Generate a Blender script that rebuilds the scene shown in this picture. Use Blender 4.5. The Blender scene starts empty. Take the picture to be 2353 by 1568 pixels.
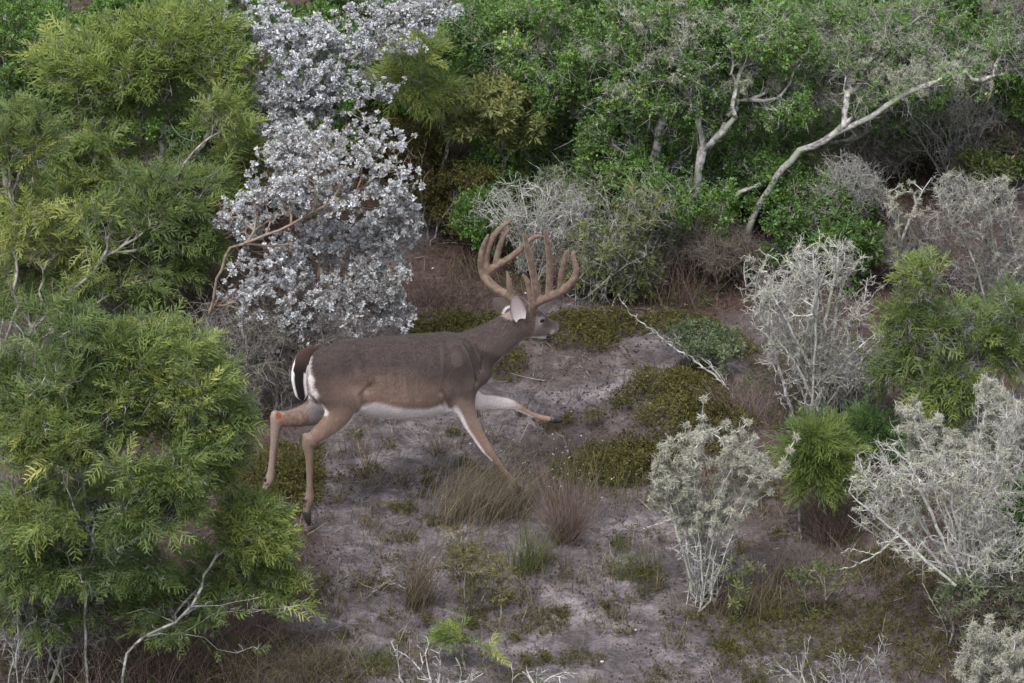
import bpy, math
import numpy as np
from math import radians, sin, cos, pi

# ------------------------------------------------------------------ camera, sky, sun, exposure
sc = bpy.context.scene
COL = sc.collection
TH = radians(30); DIST = 30.0; PXM = 373.0; FPX = PXM * DIST     # photo measured on a 2352 px wide copy
CAM = np.array([0.0, -DIST * cos(TH), DIST * sin(TH)])
RT = np.array([1.0, 0, 0]); UPV = np.array([0, sin(TH), cos(TH)]); FW = np.array([0, cos(TH), -sin(TH)])
cd = bpy.data.cameras.new('camera'); cam = bpy.data.objects.new('camera', cd); COL.objects.link(cam)
cam.location = CAM; cam.rotation_euler = (radians(90) - TH, 0, 0)
cd.sensor_width = 36; cd.lens = 36 * FPX / 2352.0; cd.clip_start = 0.5; cd.clip_end = 400
sc.camera = cam

SUN_EL, SUN_AZ = radians(64), radians(-150)      # azimuth measured like the sky's sun_rotation
w = bpy.data.worlds.new('World'); sc.world = w; w.use_nodes = True
nt = w.node_tree; nt.nodes.clear()
sky = nt.nodes.new('ShaderNodeTexSky'); sky.sky_type = 'NISHITA'; sky.sun_disc = False
sky.sun_elevation = SUN_EL; sky.sun_rotation = SUN_AZ; sky.dust_density = 3.0
hs = nt.nodes.new('ShaderNodeHueSaturation'); hs.inputs['Saturation'].default_value = 0.25
bg = nt.nodes.new('ShaderNodeBackground'); bg.inputs['Strength'].default_value = 0.125
wo = nt.nodes.new('ShaderNodeOutputWorld')
nt.links.new(sky.outputs[0], hs.inputs['Color']); nt.links.new(hs.outputs[0], bg.inputs['Color']); nt.links.new(bg.outputs[0], wo.inputs[0])
sl = bpy.data.lights.new('sun', 'SUN'); sl.energy = 1.5; sl.angle = radians(18); sl.color = (1.0, 0.96, 0.93)
so = bpy.data.objects.new('sun', sl); COL.objects.link(so)
from mathutils import Vector, Matrix
sdir = Vector((sin(SUN_AZ) * cos(SUN_EL), cos(SUN_AZ) * cos(SUN_EL), sin(SUN_EL)))
so.rotation_euler = sdir.to_track_quat('Z', 'Y').to_euler(); so.location = (0, 0, 20)
sc.view_settings.view_transform = 'Standard'; sc.view_settings.look = 'None'
sc.view_settings.gamma = 1; sc.view_settings.exposure = 1.25
sc.cycles.max_bounces = 5; sc.cycles.diffuse_bounces = 3; sc.cycles.transmission_bounces = 3; sc.cycles.glossy_bounces = 2

# ------------------------------------------------------------------ helpers
def ray(px, py):
    return FW + RT * ((px - 1176) / FPX) + UPV * ((784 - py) / FPX)
def G(px, py, z=0.0):                     # point of the ground seen at a photo position
    d = ray(px, py); return CAM + d * ((z - CAM[2]) / d[2])
def V(px, py, Y):                         # point of the upright plane y = Y
    d = ray(px, py); return CAM + d * ((Y - CAM[1]) / d[1])
def rng(seed): return np.random.default_rng(seed)
def nrm(a): return a / np.maximum(np.linalg.norm(a, axis=-1, keepdims=True), 1e-9)
def ground_z(x, y):
    return 0.035 * np.sin(x * 1.3 + 0.7) * np.cos(y * 1.1) + 0.018 * np.sin(x * 3.1 + y * 2.3) + 0.008 * np.sin(x * 7.7 - y * 6.1 + 1) - 0.01
def clump(p, f=2.2, s=0.0):               # smooth 3-d noise, about -1..1
    x, y, z = p[:, 0] * f + s, p[:, 1] * f + 1.7 * s, p[:, 2] * f - s
    return (np.sin(x * 1.9 + 2 * np.sin(y * 1.1)) + np.sin(y * 2.3 + 1.5 * np.sin(z * 1.3)) + np.sin(z * 2.1 + 1.7 * np.sin(x * 1.2))) / 3

def mk(name, verts, faces, mat, parent=None, tint=None, col=None, smooth=True):
    verts = np.asarray(verts, np.float32)
    if not isinstance(faces, (list, tuple)): faces = [faces]
    faces = [np.asarray(f, np.int32) for f in faces if len(f)]
    me = bpy.data.meshes.new(name)
    me.vertices.add(len(verts)); me.vertices.foreach_set('co', verts.ravel())
    tot = np.concatenate([np.full(len(f), f.shape[1], np.int32) for f in faces])
    idx = np.concatenate([f.ravel() for f in faces])
    st = np.concatenate([[0], np.cumsum(tot)[:-1]]).astype(np.int32)
    me.loops.add(len(idx)); me.loops.foreach_set('vertex_index', idx)
    me.polygons.add(len(tot)); me.polygons.foreach_set('loop_start', st)
    me.polygons.foreach_set('use_smooth', np.full(len(tot), smooth))
    me.update(calc_edges=True)
    if tint is not None:
        a = me.attributes.new('tint', 'FLOAT', 'POINT'); a.data.foreach_set('value', np.asarray(tint, np.float32))
    if col is not None:
        c4 = np.ones((len(verts), 4), np.float32); c4[:, :3] = col
        a = me.color_attributes.new('coat', 'FLOAT_COLOR', 'POINT'); a.data.foreach_set('color', c4.ravel())
    if mat: me.materials.append(mat)
    o = bpy.data.objects.new(name, me); COL.objects.link(o)
    if parent: o.parent = parent
    return o
def tag(o, label=None, cat=None, group=None, kind=None):
    if label: o['label'] = label
    if cat: o['category'] = cat
    if group: o['group'] = group
    if kind: o['kind'] = kind
    return o
def empty(name, loc):
    o = bpy.data.objects.new(name, None); COL.objects.link(o); o.empty_display_size = 0.1
    o.location = (float(loc[0]), float(loc[1]), float(loc[2])); return o
def child(name, verts, faces, mat, root, **k):        # verts in world space, stored relative to the root
    v = np.asarray(verts, float)
    if root is not None: v = v - np.array(root.location)
    return mk(name, v, faces, mat, root, **k)

# ------------------------------------------------------------------ materials
def srgb(r, g, b):
    return tuple(((c / 255) / 12.92 if c <= 10 else ((c / 255 + 0.055) / 1.055) ** 2.4) for c in (r, g, b)) + (1,)
def ramp(nt, stops, interp='LINEAR'):
    r = nt.nodes.new('ShaderNodeValToRGB'); e = r.color_ramp.elements
    r.color_ramp.interpolation = interp
    e[0].position, e[0].color = stops[0][0], stops[0][1]
    e[1].position, e[1].color = stops[-1][0], stops[-1][1]
    for p, c in stops[1:-1]:
        n = e.new(p); n.color = c
    return r
def leaf_mat(name, stops, trans=0.35, rough=0.55, spec=0.3):
    m = bpy.data.materials.new(name); m.use_nodes = True; nt = m.node_tree; nt.nodes.clear()
    out = nt.nodes.new('ShaderNodeOutputMaterial'); pb = nt.nodes.new('ShaderNodeBsdfPrincipled')
    at = nt.nodes.new('ShaderNodeAttribute'); at.attribute_name = 'tint'
    rp = ramp(nt, stops); nt.links.new(at.outputs['Fac'], rp.inputs[0]); nt.links.new(rp.outputs[0], pb.inputs['Base Color'])
    pb.inputs['Roughness'].default_value = rough; pb.inputs['Specular IOR Level'].default_value = spec
    if trans:
        tr = nt.nodes.new('ShaderNodeBsdfTranslucent'); mx = nt.nodes.new('ShaderNodeMixShader'); mx.inputs[0].default_value = trans
        nt.links.new(rp.outputs[0], tr.inputs[0]); nt.links.new(pb.outputs[0], mx.inputs[1]); nt.links.new(tr.outputs[0], mx.inputs[2]); nt.links.new(mx.outputs[0], out.inputs[0])
    else: nt.links.new(pb.outputs[0], out.inputs[0])
    return m
def bark_mat(name, c1, c2, c3, scale=28, patch=9):
    m = bpy.data.materials.new(name); m.use_nodes = True; nt = m.node_tree
    pb = nt.nodes['Principled BSDF']; tc = nt.nodes.new('ShaderNodeTexCoord')
    n1 = nt.nodes.new('ShaderNodeTexNoise'); n1.inputs['Scale'].default_value = scale; n1.inputs['Detail'].default_value = 5
    n2 = nt.nodes.new('ShaderNodeTexNoise'); n2.inputs['Scale'].default_value = patch; n2.inputs['Detail'].default_value = 3
    nt.links.new(tc.outputs['Object'], n1.inputs[0]); nt.links.new(tc.outputs['Object'], n2.inputs[0])
    r1 = ramp(nt, [(0.36, c1), (0.62, c2)]); nt.links.new(n1.outputs[0], r1.inputs[0])
    r2 = ramp(nt, [(0.5, (0, 0, 0, 1)), (0.6, (1, 1, 1, 1))]); nt.links.new(n2.outputs[0], r2.inputs[0])
    mx = nt.nodes.new('ShaderNodeMixRGB'); mx.inputs[2].default_value = c3
    nt.links.new(r2.outputs[0], mx.inputs[0]); nt.links.new(r1.outputs[0], mx.inputs[1]); nt.links.new(mx.outputs[0], pb.inputs['Base Color'])
    pb.inputs['Roughness'].default_value = 0.85; pb.inputs['Specular IOR Level'].default_value = 0.15
    bp = nt.nodes.new('ShaderNodeBump'); bp.inputs['Strength'].default_value = 0.5; bp.inputs['Distance'].default_value = 0.01
    nt.links.new(n1.outputs[0], bp.inputs['Height']); nt.links.new(bp.outputs[0], pb.inputs['Normal'])
    return m
L = lambda r, g, b: (r, g, b, 1)
M = {}
M['fern'] = leaf_mat('feathery_leaf', [(0, L(0.048, 0.077, 0.028)), (.4, L(0.107, 0.154, 0.043)), (.7, L(0.206, 0.246, 0.064)), (.9, L(0.380, 0.394, 0.114)), (1, L(0.603, 0.492, 0.156))])
M['fern_olive'] = leaf_mat('olive_leaf', [(0, L(0.061, 0.101, 0.028)), (.5, L(0.143, 0.193, 0.047)), (1, L(0.323, 0.358, 0.086))])
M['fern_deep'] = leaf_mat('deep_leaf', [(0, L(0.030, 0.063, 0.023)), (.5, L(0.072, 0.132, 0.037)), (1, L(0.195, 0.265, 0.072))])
M['green'] = leaf_mat('small_green_leaf', [(0, L(0.043, 0.082, 0.022)), (.5, L(0.092, 0.179, 0.035)), (.85, L(0.184, 0.303, 0.067)), (1, L(0.338, 0.385, 0.122))], rough=.45, spec=.4)
M['yellow'] = leaf_mat('yellow_green_leaf', [(0, L(0.058, 0.084, 0.022)), (.5, L(0.134, 0.159, 0.054)), (1, L(0.269, 0.262, 0.097))])
M['grey_green'] = leaf_mat('grey_green_leaf', [(0, L(0.069, 0.098, 0.052)), (.5, L(0.161, 0.196, 0.103)), (1, L(0.310, 0.333, 0.207))])
M['silver'] = leaf_mat('silver_leaf', [(0, L(.19, .20, .19)), (.5, L(.40, .41, .42)), (1, L(.66, .68, .72))], trans=.22, rough=.75, spec=.15)
M['lichen'] = leaf_mat('lichen', [(0, L(0.198, 0.198, 0.153)), (.5, L(0.342, 0.342, 0.279)), (1, L(0.495, 0.486, 0.414))], trans=.1, rough=.9, spec=.05)
M['moss'] = leaf_mat('ball_moss', [(0, L(0.139, 0.136, 0.099)), (.5, L(0.259, 0.271, 0.206)), (1, L(0.405, 0.445, 0.354))], trans=.1, rough=.9, spec=.05)
M['straw'] = leaf_mat('dry_grass', [(0, L(0.080, 0.062, 0.043)), (.5, L(0.176, 0.142, 0.095)), (1, L(0.336, 0.291, 0.209))], trans=.2, rough=.7, spec=.15)
M['redtwig'] = leaf_mat('reddish_stem', [(0, L(0.080, 0.053, 0.046)), (.5, L(0.150, 0.106, 0.092)), (1, L(0.265, 0.211, 0.193))], trans=.05, rough=.8, spec=.1)
M['mat'] = leaf_mat('ground_cover_leaf', [(0, L(0.047, 0.046, 0.016)), (.5, L(0.098, 0.093, 0.031)), (1, L(0.197, 0.182, 0.070))], rough=.7, spec=.15)
M['litter'] = leaf_mat('leaf_litter', [(0, L(0.019, 0.015, 0.015)), (.35, L(0.053, 0.038, 0.034)), (.7, L(0.120, 0.090, 0.075)), (.9, L(0.225, 0.188, 0.158)), (1, L(0.375, 0.345, 0.315))], trans=0, rough=.9, spec=.1)
M['flower'] = leaf_mat('white_flower', [(0, L(0.385, 0.371, 0.315)), (1, L(0.560, 0.546, 0.504))], trans=.2)
M['orange'] = leaf_mat('orange_leaf', [(0, L(.40, .13, .03)), (1, L(.6, .22, .05))], trans=.2)
M['bark_pale'] = bark_mat('pale_bark', L(.09, .085, .083), L(.36, .35, .34), L(.22, .23, .19))
M['bark_grey'] = bark_mat('grey_bark', L(.08, .07, .066), L(.25, .23, .22), L(.20, .20, .16))
M['bark_white'] = bark_mat('whitish_twig', L(.18, .172, .168), L(.46, .45, .44), L(.32, .335, .28), 40, 12)
M['bark_red'] = bark_mat('reddish_bark', L(.12, .085, .07), L(.24, .175, .145), L(.19, .16, .13))
M['bark_brown'] = bark_mat('brown_twig', L(.06, .048, .042), L(.16, .13, .115), L(.13, .12, .09))

# ------------------------------------------------------------------ plant machinery
def blob(cx, cy, rx, ry, Y, rd=None):
    if rd is None: rd = 0.8 * rx / PXM
    S = ry / PXM
    rz = math.sqrt(max(S * S - (0.5 * rd) ** 2, (0.45 * S) ** 2)) / 0.866
    return (V(cx, cy, Y), np.array([rx / PXM, rd, rz]))
def sample(blobs, n, r, shell=0.55, gap=-0.35, f=4.0, zmin=0.05):
    vol = np.array([np.prod(b[1]) ** (2 / 3) for b in blobs]); vol /= vol.sum()
    out = []; tot = 0
    while tot < n:
        k = r.choice(len(blobs), n * 2, p=vol)
        d = nrm(r.normal(size=(n * 2, 3))); rad = (shell ** 3 + (1 - shell ** 3) * r.random(n * 2)) ** (1 / 3)
        rad *= 1 + 0.13 * clump(d, 2.6, 1.3) + 0.05 * r.normal(size=n * 2)
        c = np.array([b[0] for b in blobs])[k]; q = np.array([b[1] for b in blobs])[k]
        p = c + d * q * rad[:, None]
        p = p[(p[:, 2] > zmin) & (clump(p, f, 0.4) > gap)]
        out.append(p); tot += len(p)
    return np.concatenate(out)[:n]
def grow(bases, tips, r, seg=0.07, wig=0.10, alpha=0.30, up=0.25, extra=None):
    """branch skeleton: every tip is joined to the cheapest node that is already there"""
    n_max = 60000
    P = np.zeros((n_max, 3), np.float32); D = np.zeros((n_max, 3), np.float32); PL = np.zeros(n_max, np.float32)
    par = np.full(n_max, -1, np.int64); first = np.zeros(n_max, bool); n = 0
    for b in bases:
        P[n] = b; D[n] = (0, 0, 1); n += 1
    if extra:
        for pl in extra:                              # given limbs, first point = where it starts
            pl = np.asarray(pl, float)
            k = int(np.argmin(np.linalg.norm(P[:n] - pl[0], axis=1)))
            if np.linalg.norm(P[k] - pl[0]) > 0.05:
                P[n] = pl[0]; D[n] = nrm(pl[1] - pl[0]); PL[n] = 0; k = n; n += 1
            fs = True
            for a, b2 in zip(pl[:-1], pl[1:]):
                m = max(1, int(np.linalg.norm(b2 - a) / seg))
                for t in range(1, m + 1):
                    P[n] = a + (b2 - a) * t / m + r.normal(size=3) * seg * 0.06
                    D[n] = nrm(b2 - a); PL[n] = PL[k] + seg * 0.4; par[n] = k; first[n] = fs; fs = False; k = n; n += 1
    base = np.mean(bases, axis=0)
    order = np.argsort(np.linalg.norm(tips - base, axis=1) * (1 + 0.15 * r.normal(size=len(tips))))
    ends = []
    for ti in order:
        T = tips[ti]; dv = T - P[:n]; d = np.sqrt((dv * dv).sum(1)) + 1e-5
        ca = (dv * D[:n]).sum(1) / d
        j = int(np.argmin(d * (1 + 0.55 * (1 - ca)) + alpha * PL[:n]))
        dist = d[j]; m = max(1, int(math.ceil(dist / seg)))
        if n + m >= n_max: break
        t0 = nrm(0.5 * D[j] + 0.6 * dv[j] / dist + np.array([0, 0, up]) + r.normal(size=3) * 0.15) * dist
        t1 = nrm(dv[j] / dist + r.normal(size=3) * 0.3) * dist
        off = np.zeros(3); k = j
        for i in range(1, m + 1):
            s = i / m
            h = (2 * s**3 - 3 * s**2 + 1) * P[j] + (s**3 - 2 * s**2 + s) * t0 + (-2 * s**3 + 3 * s**2) * T + (s**3 - s**2) * t1
            P[n] = h + (r.normal(size=3) * wig * seg if i < m else 0)
            D[n] = nrm(P[n] - P[k]); PL[n] = PL[k] + seg; par[n] = k; first[n] = (i == 1); k = n; n += 1
        ends.append(k)
    return P[:n].astype(float), D[:n].astype(float), par[:n], first[:n], np.array(ends)
def radii(par, ends, r_tip, expo, rmax):
    cnt = np.zeros(len(par)); cnt[ends] += 1
    for i in range(len(par) - 1, -1, -1):
        cnt[i] = max(cnt[i], 1)
        if par[i] >= 0: cnt[par[i]] += cnt[i]
    return np.minimum(r_tip * cnt ** expo, rmax)
def frames(d):
    a = nrm(np.cross(d, np.array([0.31, 0.52, 0.795]))); return a, np.cross(d, a)
def tubes(P0, P1, D0, D1, r0, r1, k):
    n = len(P0); ph = np.arange(k) * 2 * pi / k
    a0, b0 = frames(D0); a1, b1 = frames(D1)
    c, s = np.cos(ph)[None, :, None], np.sin(ph)[None, :, None]
    R0 = P0[:, None] + (a0[:, None] * c + b0[:, None] * s) * r0[:, None, None]
    R1 = P1[:, None] + (a1[:, None] * c + b1[:, None] * s) * r1[:, None, None]
    v = np.concatenate([R0, R1], 1).reshape(-1, 3)
    i = np.arange(k); j = (i + 1) % k
    f = np.stack([i, j, j + k, i + k], 1)[None] + (np.arange(n) * 2 * k)[:, None, None]
    return v, f.reshape(-1, 4)
def branch_mesh(P, D, par, first, rad):
    i = np.where(par >= 0)[0]; p = par[i]
    D0 = np.where(first[i][:, None], D[i], D[p]); r0 = np.where(first[i], np.minimum(rad[i] * 1.25, rad[p]), rad[p])
    thin = np.maximum(r0, rad[i]) < 0.006
    vs, fs, o = [], [], 0
    for msk, k in ((thin, 3), (~thin, 7)):
        if msk.sum() == 0: continue
        v, f = tubes(P[p[msk]], P[i[msk]], D0[msk], D[i[msk]], r0[msk], rad[i[msk]], k)
        vs.append(v); fs.append(f + o); o += len(v)
    return np.concatenate(vs), np.concatenate(fs)
def spikes(P, r, per, ln, rad=0.0011, D=None, idx=None):      # thorny side twigs as slim pyramids
    if idx is None: idx = r.integers(0, len(P), per)
    q = P[idx]; d = nrm(r.normal(size=(len(idx), 3)) + np.array([0, 0, .25])); l = ln * (0.4 + r.random(len(idx)))
    a, b = frames(d); R = rad * (1 + r.random(len(idx)))
    base = [q + (a * cos(t) + b * sin(t)) * R[:, None] for t in (0, 2.1, 4.2)]
    v = np.stack(base + [q + d * l[:, None]], 1).reshape(-1, 3)
    f = np.array([[0, 1, 3], [1, 2, 3], [2, 0, 3]])[None] + (np.arange(len(idx)) * 4)[:, None, None]
    return v, f.reshape(-1, 3)
def twiglets(P, idx, r, ln, rad=.0017):
    out = []; q = P[idx]; d = nrm(r.normal(size=(len(idx), 3)) + np.array([0, -.1, .3])); l = ln * (.5 + r.random(len(idx))); o = 0; vs, fs = [], []
    mid = q + d * l[:, None] * .5; d2 = nrm(d + r.normal(size=d.shape) * .45); end = mid + d2 * l[:, None] * .5
    R = rad * (.7 + .6 * r.random(len(idx)))
    for a, b, e, g, ra, rb in ((q, mid, d, d, R, R * .8), (mid, end, d2, d2, R * .8, R * .35)):
        v, f = tubes(a, b, e, g, ra, rb, 3); vs.append(v); fs.append(f + o); o += len(v)
    for c in range(3):
        t = r.random(len(idx))[:, None]; s0 = q + (mid - q) * t if c == 0 else mid + (end - mid) * t * .8
        e = nrm(d2 * .4 + r.normal(size=d.shape) * .8); v, f = tubes(s0, s0 + e * l[:, None] * (.25 + .25 * r.random((len(idx), 1))), e, e, R * .6, R * .2, 3)
        vs.append(v); fs.append(f + o); o += len(v)
    return np.concatenate(vs), np.concatenate(fs)
def inst(T, F, pos, X, Z, scale):
    """copies of template T (x forward, z normal) at pos"""
    X = nrm(X); Yv = nrm(np.cross(Z, X)); Zv = np.cross(X, Yv)
    B = np.stack([X, Yv, Zv], 1) * np.asarray(scale).reshape(-1, 1, 1)
    v = pos[:, None] + np.einsum('vk,nkj->nvj', T, B)
    f = F[None] + (np.arange(len(pos)) * len(T))[:, None, None]
    return v.reshape(-1, 3), f.reshape(-1, F.shape[1])
def pack(parts):                       # [(verts, faces, tint)] -> one
    vs, fs, ts, o = [], [], [], 0
    for v, f, t in parts:
        vs.append(v); fs.append(f + o); ts.append(t); o += len(v)
    return np.concatenate(vs), np.concatenate(fs), np.concatenate(ts)

def t_frond(r, pairs=9, plen=0.42, pw=0.034, droop=0.25, fwd=50):
    v, f = [], []
    def quad(a, b, c, d):
        n = len(v); v.extend([a, b, c, d]); f.append([n, n + 1, n + 2, n + 3])
    bend = r.normal() * .25
    def ax(x): return np.array([x, bend * x * x * .6, -droop * x * x])
    for i in range(4):
        a, b = ax(i / 4), ax((i + 1) / 4); o = np.array([0, .010, 0]); quad(a - o, b - o, b + o, a + o)
    for i in range(pairs):
        t = 0.12 + 0.88 * i / (pairs - 1)
        for s in (-1, 1):
            if r.random() < .10: continue
            ln = plen * (0.5 + 0.5 * sin(pi * min(1, 0.2 + t * 0.75))) * (0.6 + 0.6 * r.random())
            an = radians(fwd - 16 * t + r.normal() * 9); d = np.array([cos(an), s * sin(an), 0]); p = np.array([-d[1], d[0], 0])
            tw = np.array([0, 0, r.normal() * .5]); p = nrm(p + tw); A = ax(t + .03 * r.normal()); lift = .22 * r.random() - .02; curl = s * -.12 + r.normal() * .08
            pts = [A, A + d * ln * .4 + [0, 0, lift * ln * .6], A + d * ln * .75 + p * curl * ln * .4 + [0, 0, lift * ln * .5], A + d * ln + p * curl * ln + [0, 0, -.12 * ln]]
            ws = [pw * .35, pw * .55, pw * .5, pw * .15]
            for k in range(3): quad(pts[k] - p * ws[k], pts[k + 1] - p * ws[k + 1], pts[k + 1] + p * ws[k + 1], pts[k] + p * ws[k])
    return np.array(v), np.array(f)
def t_cluster(r, n, ln, wd, spread=(15, 80), along=0.0, cup=0.15):
    """leaves radiating round the x axis"""
    v, f = [], []
    for i in range(n):
        az = i * 2.4 + r.random() * .6; el = radians(spread[0] + (spread[1] - spread[0]) * r.random())
        d = np.array([cos(el), sin(el) * cos(az), sin(el) * sin(az)]); o = np.array([along * r.random(), 0, 0])
        side = nrm(np.cross(d, nrm(r.normal(size=3) * .5 + np.array([1, 0, 0.2])))); nn = np.cross(side, d)
        l = ln * (.7 + .5 * r.random()); w = wd * (.7 + .5 * r.random()) / 2
        k = len(v)
        v += [o + d * l * .08, o + d * l * .62 + side * w + nn * cup * w, o + d * l, o + d * l * .62 - side * w + nn * cup * w]
        f.append([k, k + 1, k + 2, k + 3])
    return np.array(v), np.array(f)
def t_fuzz(r, n, ln, wd):
    v, f = [], []
    for i in range(n):
        d = nrm(r.normal(size=3)); s = nrm(np.cross(d, r.normal(size=3))) * wd / 2; l = ln * (.5 + r.random())
        o = r.normal(size=3) * ln * .15; k = len(v)
        v += [o - s, o + s, o + d * l + s * .3, o + d * l - s * .3]; f.append([k, k + 1, k + 2, k + 3])
    return np.array(v), np.array(f)
_r = rng(3)
T_FROND = [t_frond(_r, 10, .42, .042, .2, 58), t_frond(_r, 11, .36, .038, .3, 54), t_frond(_r, 8, .46, .046, .15, 60), t_frond(_r, 12, .34, .032, .35, 52), t_frond(_r, 9, .42, .040, .2, 62), t_frond(_r, 11, .42, .030, .2, 56)]
T_FINE = [t_frond(_r, 12, .36, .022, .4, 42), t_frond(_r, 11, .32, .024, .2, 50), t_frond(_r, 9, .42, .022, .6, 38), t_frond(_r, 13, .30, .020, .3, 46)]
T_SILVER = [t_cluster(_r, 8, 1, .56, (5, 80)) for _ in range(4)]
T_GREEN = [t_cluster(_r, 9, .42, .24, (25, 85), 1.0) for _ in range(4)]
T_NARROW = [t_cluster(_r, 8, .8, .18, (30, 80), .4) for _ in range(3)]
T_FUZZ = [t_fuzz(_r, 11, 1, .20) for _ in range(3)]

def scatter(temps, pos, X, Z, scale, tint, r):
    k = r.integers(0, len(temps), len(pos)); parts = []
    for i, (T, F) in enumerate(temps):
        m = k == i
        if not m.any(): continue
        v, f = inst(T, F, pos[m], X[m], Z[m], scale[m])
        parts.append((v, f, np.repeat(tint[m], len(T))))
    return pack(parts)
def base_pt(px, py):
    g = G(px, py); g[2] = ground_z(g[0], g[1]); return g
def path_px(pts, Y0, Y1=None):
    Y1 = Y0 if Y1 is None else Y1; n = len(pts)
    return [V(p[0], p[1], (Y0 + (Y1 - Y0) * i / (n - 1)) if len(p) < 3 else p[2]) for i, p in enumerate(pts)]

def plant(name, cat, label, base, blobs, kind, n, seed, bark='bark_grey', leaf=None, stems=6, group=None, size=1.0, per=None,
          tip_r=0.0022, expo=.36, rmax=.02, seg=.07, wig=.14, alpha=.60, shell=.55, gap=-.35, limbs=None, fan=0, bow=.12, lich=0, moss=None, tb=0.0,
          spike=0, spike_len=.035, twl=0, twn=.075, parts=('branches', 'foliage'), limb_r=None, spread=.10, ztop=None, up=.25, zmin=.05):
    r = rng(seed); bp = base_pt(*base); Yb = bp[1]
    if kind in ('fern', 'fine'): k_ = 40 * size; blobs = [(b[0], b[1], max(b[2] - k_, b[2] * .5), max(b[3] - k_, b[3] * .5)) + tuple(b[4:]) for b in blobs]
    bl = [blob(b[0], b[1], b[2], b[3], Yb + b[4], b[5] if len(b) > 5 else None) for b in blobs]
    root = tag(empty(name, bp), label, cat, group)
    tips = sample(bl, n, r, shell, gap, zmin=zmin)
    bases = [bp + np.array([r.normal() * spread, r.normal() * spread, -.03]) * (1 if stems > 1 else .0) + (0, 0, -.02) for _ in range(stems)]
    ex = [path_px(p, Yb + o) for p, o in limbs] if limbs else None
    if fan:
        ft = sample(bl, fan, r, .75, -1, zmin=zmin); ex = list(ex or [])
        for q in ft:
            st = bp + np.array([r.normal() * spread * .7, r.normal() * spread * .7, .0]); ln = np.linalg.norm(q - st); side = r.normal(size=3) * .05 * ln
            pts = [st + (q - st) * t + (np.array([0, 0, bow * ln * 4 * t * (1 - t) * .6]) - (q - st) * np.array([1, 1, 0]) * .5 * t * (1 - t)) + side * sin(pi * t) for t in (0, .2, .4, .6, .8, 1.0)]
            ex.append(pts)
    P, D, par, first, ends = grow(bases, tips, r, seg, wig, alpha, up, ex)
    rad = radii(par, ends, tip_r, expo, rmax)
    v, f = branch_mesh(P, D, par, first, rad); fl = [f]
    if spike:
        sv, sf = spikes(P[len(bases):], r, spike, spike_len); fl.append(sf + len(v)); v = np.concatenate([v, sv])
    if twl:
        ix = np.where(rad < max(tip_r * 4, .008))[0]; ix = ix[ix >= len(bases)]
        sv, sf = twiglets(P, r.choice(ix, twl), r, twn); fl.append(sf + len(v)); v = np.concatenate([v, sv])
    child('trunk' if cat == 'tree' else parts[0], v, fl, M[bark], root)
    # leaves sit on the outer nodes
    outer = np.where(rad < tip_r * 2.2)[0]; outer = outer[outer >= len(bases)]
    Lf = None
    cen = np.mean([b[0] for b in bl], 0)
    def place(cnt, jit):
        i = r.choice(outer, cnt) if cnt else outer[:0]
        return P[i] + r.normal(size=(cnt, 3)) * jit, D[i], i
    lname = 'crown' if cat == 'tree' else parts[1]
    if kind in ('fern', 'fine'):
        cnt = int(n * (per or 5)); pos, d, i = place(cnt, .01)
        e = ends[r.integers(0, len(ends), cnt // 2)]; pos[:len(e)] = P[e]; d[:len(e)] = D[e]
        out = nrm(pos - cen)
        X = nrm(d * .5 + out * .45 + r.normal(size=(cnt, 3)) * .6 + np.array([0, 0, .0])); X[:, 2] *= .8
        Z = np.array([0, -.25, 1.]) + r.normal(size=(cnt, 3)) * .5
        s = size * (.07 + .10 * r.random(cnt) ** 1.3)
        t = .42 + tb + .26 * clump(pos, 2.4, seed) + .15 * r.normal(size=cnt)
        Lf = scatter(T_FROND if kind == 'fern' else T_FINE, pos, X, Z, s, np.clip(t, 0, .9), r)
    elif kind == 'silver':
        cnt = int(n * (per or 6)); pos, d, i = place(cnt, .008)
        X = nrm(d * .6 + np.array([0, -.1, .55]) + r.normal(size=(cnt, 3)) * .45); Z = r.normal(size=(cnt, 3))
        s = size * (.014 + .012 * r.random(cnt))
        t = .50 + tb + .18 * clump(pos, 2.5, seed) + .22 * r.normal(size=cnt)
        Lf = scatter(T_SILVER, pos, X, Z, s, np.clip(t, 0, 1), r)
    elif kind in ('green', 'narrow'):
        cnt = int(n * (per or 8)); pos, d, i = place(cnt, .02)
        X = nrm(d * .8 + r.normal(size=(cnt, 3)) * .5 + np.array([0, 0, .15])); Z = r.normal(size=(cnt, 3))
        s = size * (.035 + .025 * r.random(cnt)) * (1.3 if kind == 'narrow' else 1)
        t = .43 + tb + .26 * clump(pos, 3.4, seed) + .16 * r.normal(size=cnt)
        Lf = scatter(T_GREEN if kind == 'green' else T_NARROW, pos, X, Z, s, np.clip(t, 0, 1), r)
    if Lf is not None:
        child(lname, Lf[0], Lf[1], M[leaf or {'fern': 'fern', 'fine': 'fern', 'silver': 'silver', 'green': 'green', 'narrow': 'yellow'}[kind]], root, tint=Lf[2], smooth=False)
    if lich:
        lo = outer[P[outer, 2] > bp[2] + .38 * (P[:, 2].max() - bp[2])]; i = r.choice(lo, lich); pos = P[i] + r.normal(size=(lich, 3)) * .006; e = r.normal(size=(2, lich, 3))
        q = scatter(T_FUZZ, pos, e[0], e[1], .010 + .012 * r.random(lich), np.clip(.5 + .25 * r.normal(size=lich) + .2 * clump(pos, 3), 0, 1), r)
        child('lichen', q[0], q[1], M['lichen'], root, tint=q[2], smooth=False)
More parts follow.
